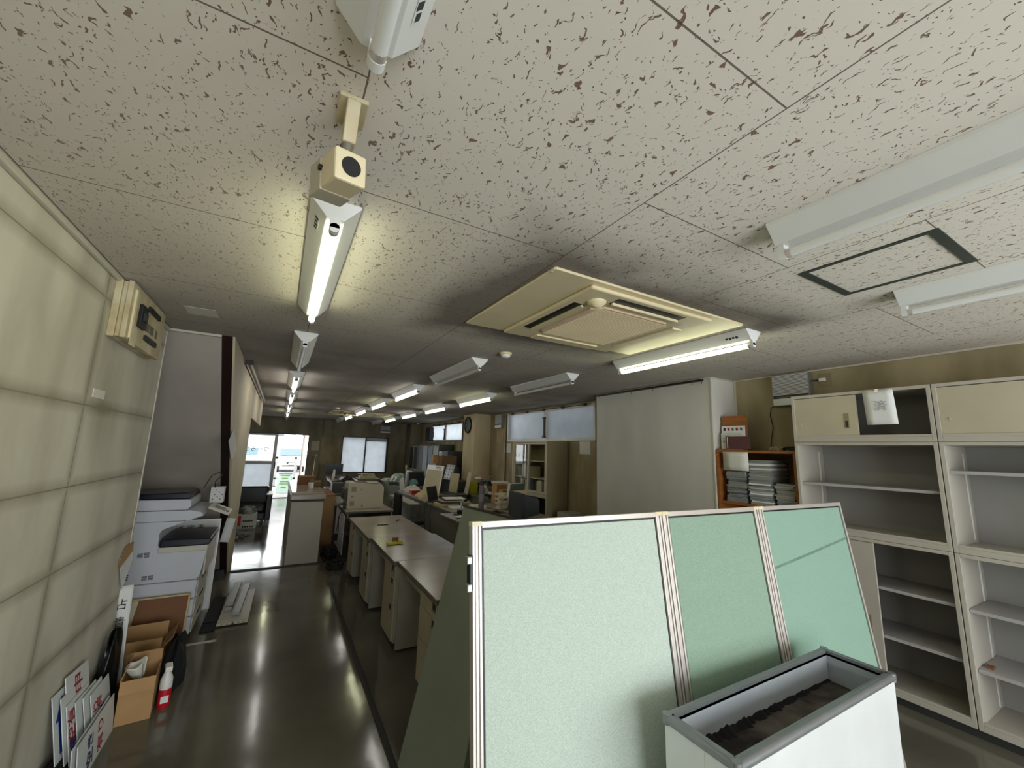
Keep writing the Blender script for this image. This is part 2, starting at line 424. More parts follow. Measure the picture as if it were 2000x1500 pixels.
def go(mb, name, m, parent=None, bev=0.0, loc=None, rot=None, seg=2, solid=0.0, label=None):
    me = bpy.data.meshes.new(name)
    me.from_pydata(mb.v, [], mb.f); me.update()
    me.polygons.foreach_set('use_smooth', mb.sm)
    me.materials.append(MT[m] if isinstance(m, str) else m)
    o = bpy.data.objects.new(name, me); setmesh(o, parent)
    if loc: o.location = loc
    if rot: o.rotation_euler = rot
    if solid:
        q = o.modifiers.new('solid', 'SOLIDIFY'); q.thickness = solid
    if bev:
        q = o.modifiers.new('bevel', 'BEVEL'); q.width = bev; q.segments = seg; q.limit_method = 'ANGLE'; q.angle_limit = 0.6
    if label: o['label'] = label
    return o

def B(parent, name, m, *boxes, bev=0.0, label=None, loc=None, rot=None):
    mb = MB()
    for b in boxes: mb.box(*b)
    return go(mb, name, m, parent, bev, loc, rot, label=label)

def tag(o, label, cat, group=None, kind=None):
    o['label'] = label; o['category'] = cat
    if group: o['group'] = group
    if kind: o['kind'] = kind
    return o

def T(name, label, cat, loc=(0, 0, 0), rot=(0, 0, 0), group=None):
    o = bpy.data.objects.new(name, None); COL.objects.link(o)
    o.empty_display_size = 0.05
    o.location = loc; o.rotation_euler = rot if isinstance(rot, (tuple, Euler)) else (0, 0, rot)
    return tag(o, label, cat, group)

def S(name, m, *boxes, bev=0.0, parent=None):
    o = B(parent, name, m, *boxes, bev=bev)
    if not parent: o['kind'] = 'structure'
    return o

def Sm(name, m, mb, parent=None):
    o = go(mb, name, m, parent)
    if not parent: o['kind'] = 'structure'
    return o

def text(s, size, m, parent, M, name='lettering', ext=0.0006, ax='CENTER', bold=0.0, xs=1.0):
    """lettering laid on a surface: M places the text's own x (reading direction), y (up) and z (out of the surface)"""
    c = bpy.data.curves.new(name, 'FONT'); c.body = s; c.size = size; c.extrude = ext
    c.align_x = ax; c.align_y = 'CENTER'; c.offset = bold
    t = bpy.data.objects.new(name + '_tmp', c); COL.objects.link(t)
    bpy.context.view_layer.update()
    me = bpy.data.meshes.new_from_object(t.evaluated_get(bpy.context.evaluated_depsgraph_get()))
    bpy.data.objects.remove(t)
    me.materials.clear(); me.materials.append(MT[m])
    o = bpy.data.objects.new(name, me); setmesh(o, parent)
    o.matrix_local = M @ Matrix.Diagonal((xs, 1, 1, 1))
    return o

def frame(o, x, y):
    x = Vector(x).normalized(); y = Vector(y).normalized(); z = x.cross(y)
    m = Matrix((x, y, z)).transposed().to_4x4(); m.translation = Vector(o); return m

def clone(root, loc=None, rot=None, label=None, group=None):
    r = root.copy(); COL.objects.link(r)
    if loc is not None: r.location = loc
    if rot is not None: r.rotation_euler = rot
    if label: r['label'] = label
    if group: r['group'] = group
    for ch in root.children:
        c = ch.copy(); COL.objects.link(c); c.parent = r
        for g in ch.children:
            d = g.copy(); COL.objects.link(d); d.parent = c
    return r

ORD = ['first', 'second', 'third', 'fourth', 'fifth', 'sixth', 'seventh', 'eighth', 'ninth', 'tenth', 'eleventh', 'twelfth',
       'thirteenth', 'fourteenth', 'fifteenth', 'sixteenth', 'seventeenth', 'eighteenth', 'nineteenth', 'twentieth', 'twenty-first', 'twenty-second', 'twenty-third', 'twenty-fourth', 'twenty-fifth']

# ================================================================ THE ROOM
XO = -1.95   # outer left wall beyond the left partition
S('floor', 'floor', (XO - .15, 4.6, YB - .1, YF + .15, -0.12, 0))
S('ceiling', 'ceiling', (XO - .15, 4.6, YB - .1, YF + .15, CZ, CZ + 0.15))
S('wall_left', 'wall_left', (XL - .12, XL, YB, 3.93, 0, CZ))
S('wall_alcove', 'wall_left', (XO, XL - .12, 3.83, 3.93, 0, CZ))
S('wall_outer', 'wall_far', (XO - .1, XO, 3.83, YF, 0, CZ))
wr = MB()
for y0, y1, z0, z1 in ((YB, 5.05, 0, CZ), (5.05, 8.0, 0, 1.88), (5.05, 8.0, 2.50, CZ), (8.0, 10.6, 0, CZ), (10.6, 13.3, 0, 1.90), (10.6, 13.3, 2.45, CZ), (13.3, YF, 0, CZ)):
    wr.box(XR, XR + .17, y0, y1, z0, z1)
Sm('wall_right', 'wall_right', wr)
wf = MB()
for x0, x1, z0, z1 in ((XO - .1, -1.3, 0, CZ), (-1.3, 0.82, 2.03, CZ), (0.82, 1.83, 0, CZ), (1.83, 3.38, 0, 0.77), (1.83, 3.38, 2.01, CZ), (3.38, XR + .17, 0, CZ)):
    wf.box(x0, x1, YF, YF + .15, z0, z1)
Sm('wall_far', 'wall_far', wf)
wb = MB()
for x0, x1, z0, z1 in ((XL - .12, -0.45, 0, CZ), (-0.45, 4.25, 2.36, CZ), (-0.45, 4.25, 0, 0.12), (4.25, XR + .17, 0, CZ)):
    wb.box(x0, x1, YB - .1, YB, z0, z1)
Sm('wall_back', 'wall_left', wb)
fb = MB()
for x in (-0.45, 0.7, 1.87, 3.04, 4.2): fb.box(x, x + .05, YB - .08, YB - .02, .12, 2.36)
fb.box(-.45, 4.25, YB - .08, YB - .02, .12, .18).box(-.45, 4.25, YB - .08, YB - .02, 2.30, 2.36)
w3 = Sm('window_3', 'alu_grey', fb)
B(w3, 'pane', 'glass', (-.4, 4.2, YB - .055, YB - .05, .18, 2.30))
# boxed-out wall, pillars
S('wall_boxed', 'plain_wall', (4.0, XR, 2.72, 4.56, 0, CZ))
S('pillar', 'pillar', (4.0, XR, 8.90, 9.56, 0, CZ))
S('pillar', 'wall_far', (4.02, XR, 14.5, YF, 0, CZ))
# stair: sloping soffit over the alcove, side wall, edge trim
st = MB().prism([(3.95, CZ), (6.68, 0), (6.83, 0), (4.10, CZ)], 0, XO, -0.45)
Sm('wall_stair_soffit', 'stair', st)
ss = MB().prism([(3.94, CZ), (6.67, 0), (7.12, 0), (7.12, 2.05), (10.2, 2.05), (10.2, CZ)], 0, -0.45, -0.415)
Sm('wall_stair_side', 'stair_side', ss)
sl = Vector((6.68 - 3.95, -CZ)).normalized(); nn = Vector((sl.y, -sl.x)) * 0.014
tp = [(3.95, CZ), (6.68, 0), (6.68 + nn.x * 1.4, 0), (3.95 + nn.x * 1.4, CZ)]
Sm('trim_1', 'dark_trim', MB().prism(tp, 0, -0.505, -0.432))
S('trim_2', 'white_trim', (XL, -0.505, 3.925, 3.945, CZ - .018, CZ))
S('baseboard_stair', 'black', (-0.95, -0.45, 6.55, 6.60, 0, 0.075))
S('trim_3', 'white_trim', (XL, XL + .022, YB, 3.93, CZ - .028, CZ), bev=.006)
S('trim_4', 'white_trim', (4.41, 4.43, YB, 2.72, CZ - .014, CZ))
S('trim_5', 'white_trim', (3.988, 4.0, 2.72, 4.56, CZ - .012, CZ), (4.0, 4.43, 2.708, 2.72, CZ - .012, CZ))
S('trim_6', 'white_trim', (4.414, 4.43, 2.700, 2.716, 0, CZ), (3.992, 4.006, 2.712, 2.726, 0, CZ))
S('trim_7', 'white_trim', (XL - .10, XL + .006, 3.930, 3.945, 0, CZ))
S('baseboard_far', 'dark_trim', (0.82, 4.02, 14.985, 15.0, 0, .07))
S('trim_8', 'dark_base', (-0.43, 1.25, 6.68, 6.73, 0, 0.012))
S('trim_9', 'dark_base', (0.69, 0.725, 1.2, 5.5, 0, 0.009), bev=.004)
S('trim_10', 'steel_beige', (XL, -0.3, 4.50, 4.53, 0, 0.006))

# ---- windows high in the right wall
def high_window(name, y0, y1, z0, z1, glass, fm, ym):
    f = MB(); x0, x1 = XR - .03, XR + .05; t = .045
    f.box(x0, x1, y0, y1, z0, z0 + t).box(x0, x1, y0, y1, z1 - t, z1)
    for y in (y0, ym - t, ym, y1 - t): f.box(x0, x1, y, y + t, z0 + t, z1 - t)
    o = Sm(name, fm, f)
    for a, b in ((y0 + t, ym - t), (ym + t, y1 - t)):
        B(o, 'pane', glass, (XR + .0, XR + .012, a, b, z0 + t, z1 - t))
    c = MB(); c.cyl((XR - .045, y0 + .1, z1 - .015), (XR - .045, y1 - .1, z1 - .015), .008)
    for y in [y0 + .25 + k * (y1 - y0 - .5) / 4 for k in range(5)]:
        c.box(XR - .065, XR - .03, y - .03, y + .03, z1 - .04, z1 + .005).cyl((XR - .05, y - .05, z1 - .03), (XR - .05, y + .05, z1 - .005), .01)
    go(c, 'opener_rod', 'brown_metal', o)
    lk = MB().box(XR - .06, XR - .03, ym - .02, ym + .02, z0 + .10, z1 - .16).box(XR - .07, XR - .03, ym - .035, ym + .035, z0 + .06, z0 + .11).box(XR - .07, XR - .03, ym - .035, ym + .035, z1 - .2, z1 - .16)
    go(lk, 'latch', 'brown_metal', o)
    return o
high_window('window_1', 5.05, 8.0, 1.88, 2.50, 'frost_blue', 'white_enamel', 6.50)
high_window('window_2', 10.6, 13.3, 1.90, 2.45, 'frost', 'alu_grey', 12.0)
# far window
f = MB()
x0, x1, z0, z1 = 1.83, 3.38, 0.77, 2.01
f.box(x0, x1, 14.97, 15.08, z0, z0 + .035).box(x0, x1, 14.97, 15.08, z1 - .03, z1)
f.box(x0, x0 + .03, 14.97, 15.08, z0, z1).box(x1 - .06, x1, 14.97, 15.08, z0, z1).box(2.585, 2.62, 14.96, 15.06, z0, z1).box(2.62, x1, 14.98, 15.04, 1.87, 1.98)
w4 = Sm('window_4', 'brown_metal', f)
B(w4, 'pane', 'frost', (x0 + .03, 2.585, 15.03, 15.042, z0 + .035, z1 - .03))
B(w4, 'pane', 'frost', (2.62, x1 - .06, 15.01, 15.022, z0 + .035, 1.87))
B(w4, 'crescent_latch', 'black', (2.565, 2.60, 14.94, 14.96, 1.34, 1.42))
B(w4, 'blind_case', 'alu_grey', (2.63, 3.31, 14.965, 14.982, 1.885, 1.97))
# entrance doors
f = MB()
f.box(-1.3, .82, 14.99, 15.10, 1.99, 2.03).box(.79, .82, 14.99, 15.10, 0, 2.0).box(-1.3, .82, 14.99, 15.10, 0, .02)
f.box(-1.3, -1.26, 14.99, 15.10, 0, 2.0)
dr = Sm('door_1', 'brown_metal', f)
d = B(dr, 'sliding_leaf', 'alu_grey', (-1.15, -1.09, 15.0, 15.04, .02, 1.99), (-.17, -.08, 15.0, 15.04, .02, 1.99), (-1.09, -.17, 15.0, 15.04, 1.05, 1.14), (-1.09, -.17, 15.0, 15.04, 1.94, 1.99), (-1.09, -.17, 15.0, 15.04, .02, .20))
B(d, 'upper_pane', 'glass', (-1.09, -.17, 15.018, 15.024, 1.14, 1.94))
B(d, 'lower_pane', 'frost', (-1.09, -.17, 15.018, 15.024, .20, 1.05))
text('つくろう', .17, 'ink', d, frame((-.62, 15.030, 1.50), (-1, 0, 0), (0, 0, 1)), 'window_lettering', .001)
B(d, 'pull', 'black', (-.10, -.07, 14.98, 15.0, .9, 1.10))
# ---- outside: yard, cars, neighbour walls
S('ground', 'asphalt', (-30, 30, 15.15, 60, -0.12, -0.03))
S('wall_neighbour', 'neighbour', (5.6, 5.9, 1.0, 8.7, -0.1, 5.5))
def car(label, x, y, rz, wgon):
    t = T('car', label, 'car', (x, y, -.03), rz)
    w = .74
    b = MB().prism([(-1.75, .35), (-1.70, .78), (-1.62, .86), (-.75, .98), (-.25, 1.45), (1.3, 1.48), (1.72, .95), (1.75, .35)], 0, -w, w)
    go(b, 'body', 'car', t, bev=.09, seg=3)
    go(MB().prism([(-.80, .99), (-.30, 1.42), (-.34, 1.435), (-.86, 1.0)], 0, -.62, .62), 'windscreen', 'car_glass', t)
    for s in (-1, 1):
        go(MB().prism([(-.6, 1.0), (-.2, 1.38), (1.25, 1.4), (1.5, 1.0)], 0, s * w, s * (w + .01)), 'side_window', 'car_glass', t)
        for yy in (-1.1, 1.1): go(MB().cyl((s * .62, yy, .30), (s * .76, yy, .30), .29, n=20), 'wheel', 'tire', t)
        B(t, 'headlamp', 'alu', (s * .45 - .13, s * .45 + .13, -1.77, -1.70, .62, .76), bev=.02)
    B(t, 'grille', 'black', (-.28, .28, -1.775, -1.74, .50, .64), bev=.01)
    B(t, 'bumper', 'black', (-.5, .5, -1.78, -1.73, .36, .44), bev=.01)
    B(t, 'number_plate', 'paper', (-.16, .16, -1.79, -1.77, .46, .58))
    return t
car('white car with black grille parked outside, framed by the open doorway', 0.62, 30.5, 0.06, 0)
car('white car seen through the closed glass leaf of the entrance', -1.75, 30.5, -0.03, 1)
t = T('a_frame_sign', 'mint green A-frame sign standing on the asphalt outside the doorway', 'sign', (0.28, 16.9, -.03), -0.25)
for s, nm in ((-1, 'front_board'), (1, 'rear_board')):
    M_ = Matrix.Translation((0, s * .17, 0)) @ Matrix.Rotation(s * .26, 4, 'X')
    q = MB().box(-.22, .22, -.012, .012, 0, .72, M_)
    o = go(q, nm, 'green_sign', t)
    if s < 0:
        for k, (wd, z) in enumerate(((.30, .60), (.20, .50), (.26, .38), (.30, .30), (.16, .18))):
            go(MB().box(-wd / 2, wd / 2, -.016, -.012, z, z + .035, M_), 'printed_line', 'leaf', o)
t = T('banner_stand', 'grey metal frame stand on the asphalt in front of the parked car', 'stand', (0.22, 19.5, -.03))
B(t, 'frame', 'alu_grey', (-.32, -.24, 0, .05, 0, 1.18), (.38, .46, 0, .05, 0, 1.18), (-.32, .46, 0, .05, 1.10, 1.18), (-.32, .46, 0, .05, .28, .34))
B(t, 'foot', 'dark_base', (-.34, -.22, -.2, .25, 0, .03)); B(t, 'foot', 'dark_base', (.36, .48, -.2, .25, 0, .03))
t = T('folding_shutter', 'white lattice folding gate pushed aside at right of the doorway outside', 'gate', (.66, 15.3, -.03))
for k in range(9):
    B(t, 'lattice_bar', 'alu', (k * .017 - .02, k * .017 - .008, k * .22, k * .22 + .03, 0.03, 2.02))
B(t, 'lower_rail', 'alu', (-.05, .20, -.05, 1.9, 0, .03)); B(t, 'upper_rail', 'alu', (-.05, .20, -.05, 1.9, 2.02, 2.06))
t = T('house', 'pale flat-roofed building across the yard seen through the doorway', 'building', (-2, 44, -.03))
B(t, 'wall', 'house', (-14, 3.2, 0, 5, 0, 6.5)); B(t, 'window', 'car_glass', (-5, -3, -.05, 0, 2.5, 4)); B(t, 'window', 'car_glass', (.5, 2.2, -.05, 0, 2.5, 4)); B(t, 'roof', 'alu_grey', (-14.3, 3.5, -.4, 5.3, 6.5, 6.8))
t = T('tree', 'yellow-green tree beyond the yard at top of the doorway', 'tree', (3.1, 38, -.03))
go(MB().cyl((0, 0, 0), (0, 0, 4.0), .12, .07), 'trunk', 'cardboard_dark', t)
lf = MB()
for k in range(420):
    a = random.uniform(0, 2 * PI); r = random.uniform(.1, 1.3); z = random.uniform(2.6, 5.6)
    c = Vector((r * math.cos(a), r * math.sin(a), z)); Mq = Matrix.Translation(c) @ Euler((random.uniform(0, 3), random.uniform(0, 3), 0)).to_matrix().to_4x4()
    lf.add([Mq @ Vector(p) for p in ((-.12, -.05, 0), (.12, -.05, 0), (.12, .05, .02), (-.12, .05, .02))], [(0, 1, 2, 3)])
go(lf, 'foliage', 'leaf', t)

# ================================================================ CEILING FITTINGS
def lamp(x, yfar, state, label, group):
    t = T('fluorescent_lamp', label, 'ceiling lamp', (x, yfar - 1.26, CZ), 0, group)
    L_ = 1.26
    go(MB().prism([(-.085, 0), (.085, 0), (.082, -.012), (.030, -.072), (-.030, -.072), (-.082, -.012)], 1, 0, L_), 'housing', 'white_enamel', t, bev=.002)
    for y, s in ((0.012, 1), (L_ - .012, -1)):
        h = go(MB().box(-.017, .017, y - .011, y + .011, -.105, -.070).cyl((0, y - .011, -.105), (0, y + .011, -.105), .0175, n=14), 'lamp_holder', 'white_enamel', t)
        go(MB().cyl((0, y + s * .011, -.105), (0, y + s * .03, -.105), .0165, n=14), 'tube_cap', 'alu', h)
    go(MB().cyl((0, .04, -.105), (0, L_ - .04, -.105), .0163, n=20), 'tube', {0: 'tube_off', 1: 'tube_warm', 2: 'tube_white'}[state], t)
    if yfar < 3:
        sd, yy = (1, L_ - .12) if yfar < 1 else (-1, .12)
        lb = B(t, 'rating_label', 'paper', (-.0004, .0004, -.05, .05, -.012, .012), loc=(sd * .0568, yy, -.0427), rot=(0, sd * .714, 0))
        for k in range(4): B(lb, 'printed_line', 'monitor', (-.0007, .0007, -.045 + .024 * k, -.027 + .024 * k, -.010 + .004 * (k % 2), .008))
    return t
far = [0.75 + 1.96 * k for k in range(8)]
row_names = {'a': 'left row above the aisle', 'b': 'right row nearest the high windows', 'c': 'middle row'}
states = {'a': (0, 1, 0, 2, 2, 2, 1, 0), 'b': (0, 1, 0, 1, 2, 2, 1, 0), 'c': (0, None, 0, 2, 1, 2, 1, 0)}
for r, x in (('a', .085), ('b', 2.70), ('c', 1.56)):
    n = 0
    for k in range(8):
        s = states[r][k]
        if s is None: continue
        yf = far[k] + (.05 if r == 'b' and k > 0 else 0) + (.12 if r == 'a' and k in (5, 6) else 0)
        if yf > 14.9: yf = 14.85
        lamp(x, yf, s, '%s fluorescent ceiling lamp, %s from the camera in the %s' % ('lit' if s else 'switched-off', ORD[n], row_names[r]), 'fluorescent ceiling lamps')
        n += 1
# cassette air conditioner
def cassette(x, y, label, group):
    t = T('ceiling_air_conditioner', label, 'air conditioner', (x, y, CZ), 0, group)
    go(MB().prism([(-.74, -.5), (-.73, -.51), (.75, -.5), (.76, -.49), (.76, .49), (.75, .5), (-.75, .5), (-.76, .49)], 2, -.014, 0), 'cover_plate', 'cream', t, bev=.004)
    fr = MB()
    fr.prism([(-.485, -.475), (.475, -.475), (.475, .475), (-.485, .475)], 2, -.038, -.014)
    fp = go(fr, 'face_panel', 'cream', t, bev=.016, seg=3)
    def rr(a, b, c, d, e): return [(a + e, c), (b - e, c), (b, c + e), (b, d - e), (b - e, d), (a + e, d), (a, d - e), (a, c + e)]
    g = go(MB().prism(rr(-.31, .31, -.31, .31, .06), 2, -.048, -.03), 'intake_grille', 'cream2', t, bev=.003)
    sl_ = MB()
    for k in range(42): sl_.box(-.275, .275, -.29 + k * .0139, -.29 + k * .0139 + .0065, -.0495, -.0478)
    go(sl_, 'slats', 'cream', g)
    for bx in ((-.44, -.36, -.27, .27), (-.27, .27, -.44, -.36), (.36, .44, -.27, .27), (-.27, .27, .36, .44)):
        o = go(MB().box(bx[0], bx[1], bx[2], bx[3], -.0395, -.036), 'air_outlet', 'black', t)
        if bx[0] < -.3: q = MB().box(-.385, -.372, bx[2] + .005, bx[3] - .005, -.054, -.038)
        elif bx[2] < -.3: q = MB().box(bx[0] + .005, bx[1] - .005, -.385, -.372, -.054, -.038)
        else: q = MB().box(bx[0] - .004, bx[1] + .004, bx[2] - .003, bx[3] + .003, -.050, -.039)
        go(q, 'louvre', 'cream', o)
    s_ = go(MB().lathe([(.052, 0), (.05, -.012), (.03, -.024), (.026, -.03), (.012, -.036), (.003, -.037)], (-.34, -.34, -.036)), 'sensor_dome', 'cream', t)
    B(t, 'caution_sticker', 'paper', (.36, .405, -.345, -.30, -.0392, -.038))
    for sx_ in (-1, 1):
        for sy in (-1, 1):
            go(MB().cyl((sx_ * .735, sy * .475, -.017), (sx_ * .735, sy * .475, -.014), .007, n=8), 'screw', 'alu', t)
    return t
cassette(1.765, 1.96, 'large yellowed cassette air conditioner set in the ceiling near the camera', 'ceiling cassette units')
cassette(1.78, 11.25, 'small-looking yellowed cassette air conditioner far back in the ceiling above the desks', 'ceiling cassette units')
# inspection hatch outlined with dark tape
t = T('inspection_hatch', 'square ceiling inspection hatch edged with dark grey tape', 'ceiling hatch', (2.255, .667, CZ))
h = .235
B(t, 'frame', 'frame_grey', (-h, h, -h, -h + .034, -.004, 0), (-h, h, h - .034, h, -.004, 0), (-h, -h + .022, -h + .034, h - .034, -.004, 0), (h - .022, h, -h + .034, h - .034, -.004, 0))
def sensor(x, y, label):
    t = T('smoke_detector', label, 'smoke detector', (x, y, CZ), 0, 'smoke detectors')
    go(MB().lathe([(.055, 0), (.055, -.012), (.046, -.018)], n=28), 'base', 'cream', t)
    go(MB().lathe([(.042, -.018), (.040, -.034), (.026, -.042), (.004, -.044)], n=28), 'dome', 'white_enamel', t)
sensor(1.66, 3.09, 'round smoke detector beside the large cassette unit')
sensor(1.05, 9.97, 'round smoke detector in front of the far cassette unit')
sensor(4.10, 13.9, 'round smoke detector in the far right ceiling corner')
# security camera
t = T('security_camera', 'yellowed box security camera hanging from a ceiling bracket', 'security camera', (.07, 1.01, CZ), 0)
go(MB().prism([(-.034, -.05), (.034, -.05), (.034, .05), (-.034, .05)], 2, -.012, 0), 'mount_plate', 'rust', t, bev=.003)
go(MB().prism([(-.05, -.012), (.035, -.012), (.02, -.10), (-.008, -.10)], 0, -.016, .016), 'bracket_arm', 'rust', t, bev=.003)
go(MB().cyl((-.002, .006, -.095), (-.004, .022, -.135), .014), 'ball_joint', 'vent_grey', t)
bd = B(t, 'camera_body', 'cream', (-.040, .040, -.055, .095, -.040, .040), bev=.006, loc=(-.006, .036, -.166), rot=(.10, -.10, .30))
go(MB().cyl((0, -.0575, 0), (0, -.054, 0), .024, n=28), 'lens_window', 'black', bd)
B(bd, 'rear_shell', 'printer', (-.042, .042, .03, .100, -.042, .042), bev=.004)
go(MB().cyl((-.046, .03, .012), (-.036, .03, .012), .008, n=12), 'knob', 'black', bd)
go(MB().tube([(0, .09, .035), (0, .085, .06), (.005, .03, .08), (.008, -.01, .11)], .004), 'cable', 'black', bd)
# patch on ceiling, blind case
tag(B(None, 'ceiling_patch', 'patch', (-.635, -.465, 3.20, 3.38, CZ - .002, CZ), bev=.001), 'fresh pale plaster patch on the dark ceiling near the breaker box', 'patch')
t = T('curtain_rail', 'brown and silver double curtain rail under the ceiling along the stair wall', 'curtain rail', (-.37, 5.6, CZ))
B(t, 'rail', 'brown_metal', (-.04, .03, -.6, 3.6, -.03, 0)); B(t, 'track', 'alu', (-.03, -.015, -.6, 3.6, -.045, -.03), (.008, .022, -.6, 3.6, -.045, -.03)); B(t, 'end_cap', 'dark_trim', (-.043, .033, -.62, -.6, -.046, 0))
t = T('curtain_rail', 'dark brown bare curtain rail at the top of the boxed-out wall', 'curtain rail', (3.98, 3.65, CZ - .02))
B(t, 'rail', 'dark_trim', (-.02, .02, -.85, .88, -.014, .006))
for y in (-.84, -.72, -.16, .2, .82): go(MB().tube([(0, y, -.014), (0, y, -.03), (-.006, y, -.044), (-.012, y, -.034)], .003, 6), 'hook', 'brown_metal', t)

# ================================================================ LEFT WALL
t = T('breaker_panel', 'rusty cream breaker box high on the left wall', 'breaker box', (XL, 3.155, 2.37))
bx = go(MB().box(0, .03, -.345, .345, -.16, .155).box(.03, .052, -.335, .335, -.155, .150).box(.052, .075, -.345, .345, -.16, .155), 'box', 'rust', t, bev=.004)
B(t, 'main_breaker', 'black', (.075, .092, -.20, -.09, -.06, .07), bev=.002); B(t, 'breaker_handle', 'monitor', (.092, .102, -.17, -.12, -.02, .03))
for rw, zz in enumerate((.072, -.105)):
    for k in range(6):
        B(t, 'switch', 'black', (.075, .088, -.045 + k * .042, -.018 + k * .042, zz, zz + .03))
B(t, 'label_window', 'vent_grey', (.075, .077, -.06, .03, -.045, .005)); B(t, 'label_window', 'vent_grey', (.075, .077, .045, .125, -.045, .005)); B(t, 'label_window', 'vent_grey', (.075, .077, .17, .21, -.045, .005))
B(t, 'hinge_strip', 'cream', (.075, .084, -.30, -.27, -.15, .12))
tag(B(None, 'hanging_tag', 'paper_old', (XL + .082, XL + .085, 2.86, 2.96, 2.185, 2.29)), 'pale card tag hanging from the breaker box', 'tag')
tag(B(None, 'wall_patch', 'patch', (XL, XL + .004, 2.80, 2.95, 1.885, 1.93), bev=.001), 'dab of white filler on the left wall below the breaker box', 'patch')
# banner at the end of the left wall
t = T('paper_banner', 'long white paper banner with vertical black writing at the end of the left wall', 'banner', (-.80, 3.90, .06))
go(MB().sheet(lambda u, v: (-.035 + .07 * u - .02 * v, .012 * math.sin(u * 3 + v * 5), .62 * v), 6, 12), 'sheet', 'paper', t, solid=.001)
for k, ch in enumerate('占貴務部'):
    text(ch, .075, 'ink', t, frame((-.026 + .003 * k, -.016, .50 - k * .115), (1, 0, 0), (0, 0, 1)), 'lettering', xs=.8)
t = T('taped_sheet', 'creased white sheet hung with brown tape at the end of the left wall', 'paper', (-.842, 0, 0))
go(MB().add([(0, 3.72, .885), (.006, 3.86, .66), (.012, 3.975, .84), (.004, 3.97, .93), (0, 3.80, .945)], [(0, 1, 2, 3, 4)]), 'sheet', 'paper', t, solid=.001)
go(MB().add([(.004, 3.715, .88), (.004, 3.74, .835), (.012, 3.95, .90), (.008, 3.95, .965), (.004, 3.80, .96)], [(0, 1, 2, 3, 4)]), 'tape', 'cardboard', t, solid=.0012)

# ================================================================ STEEL CABINETS ALONG THE RIGHT WALL
XF = 3.97  # cabinet fronts
def cabinet(y0, y1, z0, z1, label, shelves=(), doors=(), deep=.45, group='stacked steel cabinets on the right wall'):
    """y0<y1; front faces -x. local origin at the front lower corner nearest the camera"""
    t = T('steel_cabinet', label, 'cabinet', (XF, y0, z0), 0, group)
    W = y1 - y0; H = z1 - z0; q = .024
    go(MB().box(0, deep, 0, q, 0, H).box(0, deep, W - q, W, 0, H).box(0, deep, q, W - q, 0, q + .012).box(0, deep, q, W - q, H - q, H)
       .box(0, .018, q, W - q, q + .012, q + .03), 'carcass', 'steel_beige', t, bev=.002)
    B(t, 'back_panel', 'steel_back', (deep - .012, deep - .004, q, W - q, q, H - q))
    for z in shelves:
        B(t, 'shelf', 'steel_beige_in', (.035, deep - .014, q + .002, W - q - .002, z - z0 - .022, z - z0), bev=.002)
    if shelves:
        for yy in (q, W - q - .004):
            B(t, 'shelf_rail', 'white_enamel', (deep - .10, deep - .082, yy, yy + .005, q + .03, H - q - .05))
    for (a, b, off, hs) in doors:
        d = B(t, 'sliding_door', 'steel_cream' if z1 > 2 else 'steel_beige', (.008 + off, .026 + off, a, b, q + .014, H - q - .004), bev=.002)
        if hs:
            zz = (H * .42)
            yy = a + .055 if hs == 1 else b - .075
            k = B(d, 'recessed_pull', 'steel_side', (.003 + off, .009 + off, yy, yy + .03, zz - .06, zz + .06))
            B(k, 'pull_slot', 'dark_base', (.0015 + off, .0035 + off, yy + .007, yy + .023, zz - .052, zz))
        if z1 > 2:
            yk = b - .05
            go(MB().cyl((.002 + off, yk, H * .38), (.009 + off, yk, H * .38), .009, n=12), 'lock', 'alu', d)
    return t
cabinet(1.01, 1.92, 1.83, 2.235, 'top steel cupboard with one sliding door shut and its right half open and black inside', doors=((.44, .886, 0, 1), (.45, .885, .022, 0)))
cabinet(1.01, 1.92, 1.10, 1.828, 'open steel cabinet with one shelf under the half-open cupboard', shelves=(1.49,))
cabinet(1.01, 1.92, .05, 1.098, 'floor steel cabinet with sliding door pushed left and two bare shelves', shelves=(.765, .43), doors=((.43, .886, 0, 1),))
cabinet(.095, 1.005, 1.83, 2.235, 'top steel cupboard with shut sliding doors, nearest the camera', doors=((.02, .46, .022, 0), (.445, .886, 0, 0)))
cabinet(.095, 1.005, 1.10, 1.828, 'open steel cabinet with one shelf at right edge of the picture, at eye level', shelves=(1.635,))
cabinet(.095, 1.005, .05, 1.098, 'open steel floor cabinet with two shelves at right edge of the picture', shelves=(.755, .40))
tag(B(None, 'cabinet_plinth', 'dark_base', (XF + .012, XF + .44, .10, 1.92, 0, .049)), 'dark plinth under the row of steel cabinets', 'plinth')
tag(B(None, 'brown_scrap', 'ply', (XF + .10, XF + .16, .93, .965, .402, .41)), 'small brown rust-coloured scrap on the low shelf by the cabinet post', 'scrap')
t = T('notice_sheet', 'white sheet with a faint pencil character taped over the open cupboard', 'paper', (XF - .012, 1.395, 2.222), (0, 0.02, 0))
go(MB().sheet(lambda u, v: (.006 * math.sin(v * 2), -.185 * u - .012 * v, -.262 * v), 4, 6), 'sheet', 'paper', t, solid=.0008)
text('済', .085, 'pencil', t, frame((-.003, -.105, -.125), (0, -1, 0), (0, 0, 1)), 'handwriting')
B(t, 'tape', 'alu', (-.003, -.001, -.10, -.08, -.012, .012))

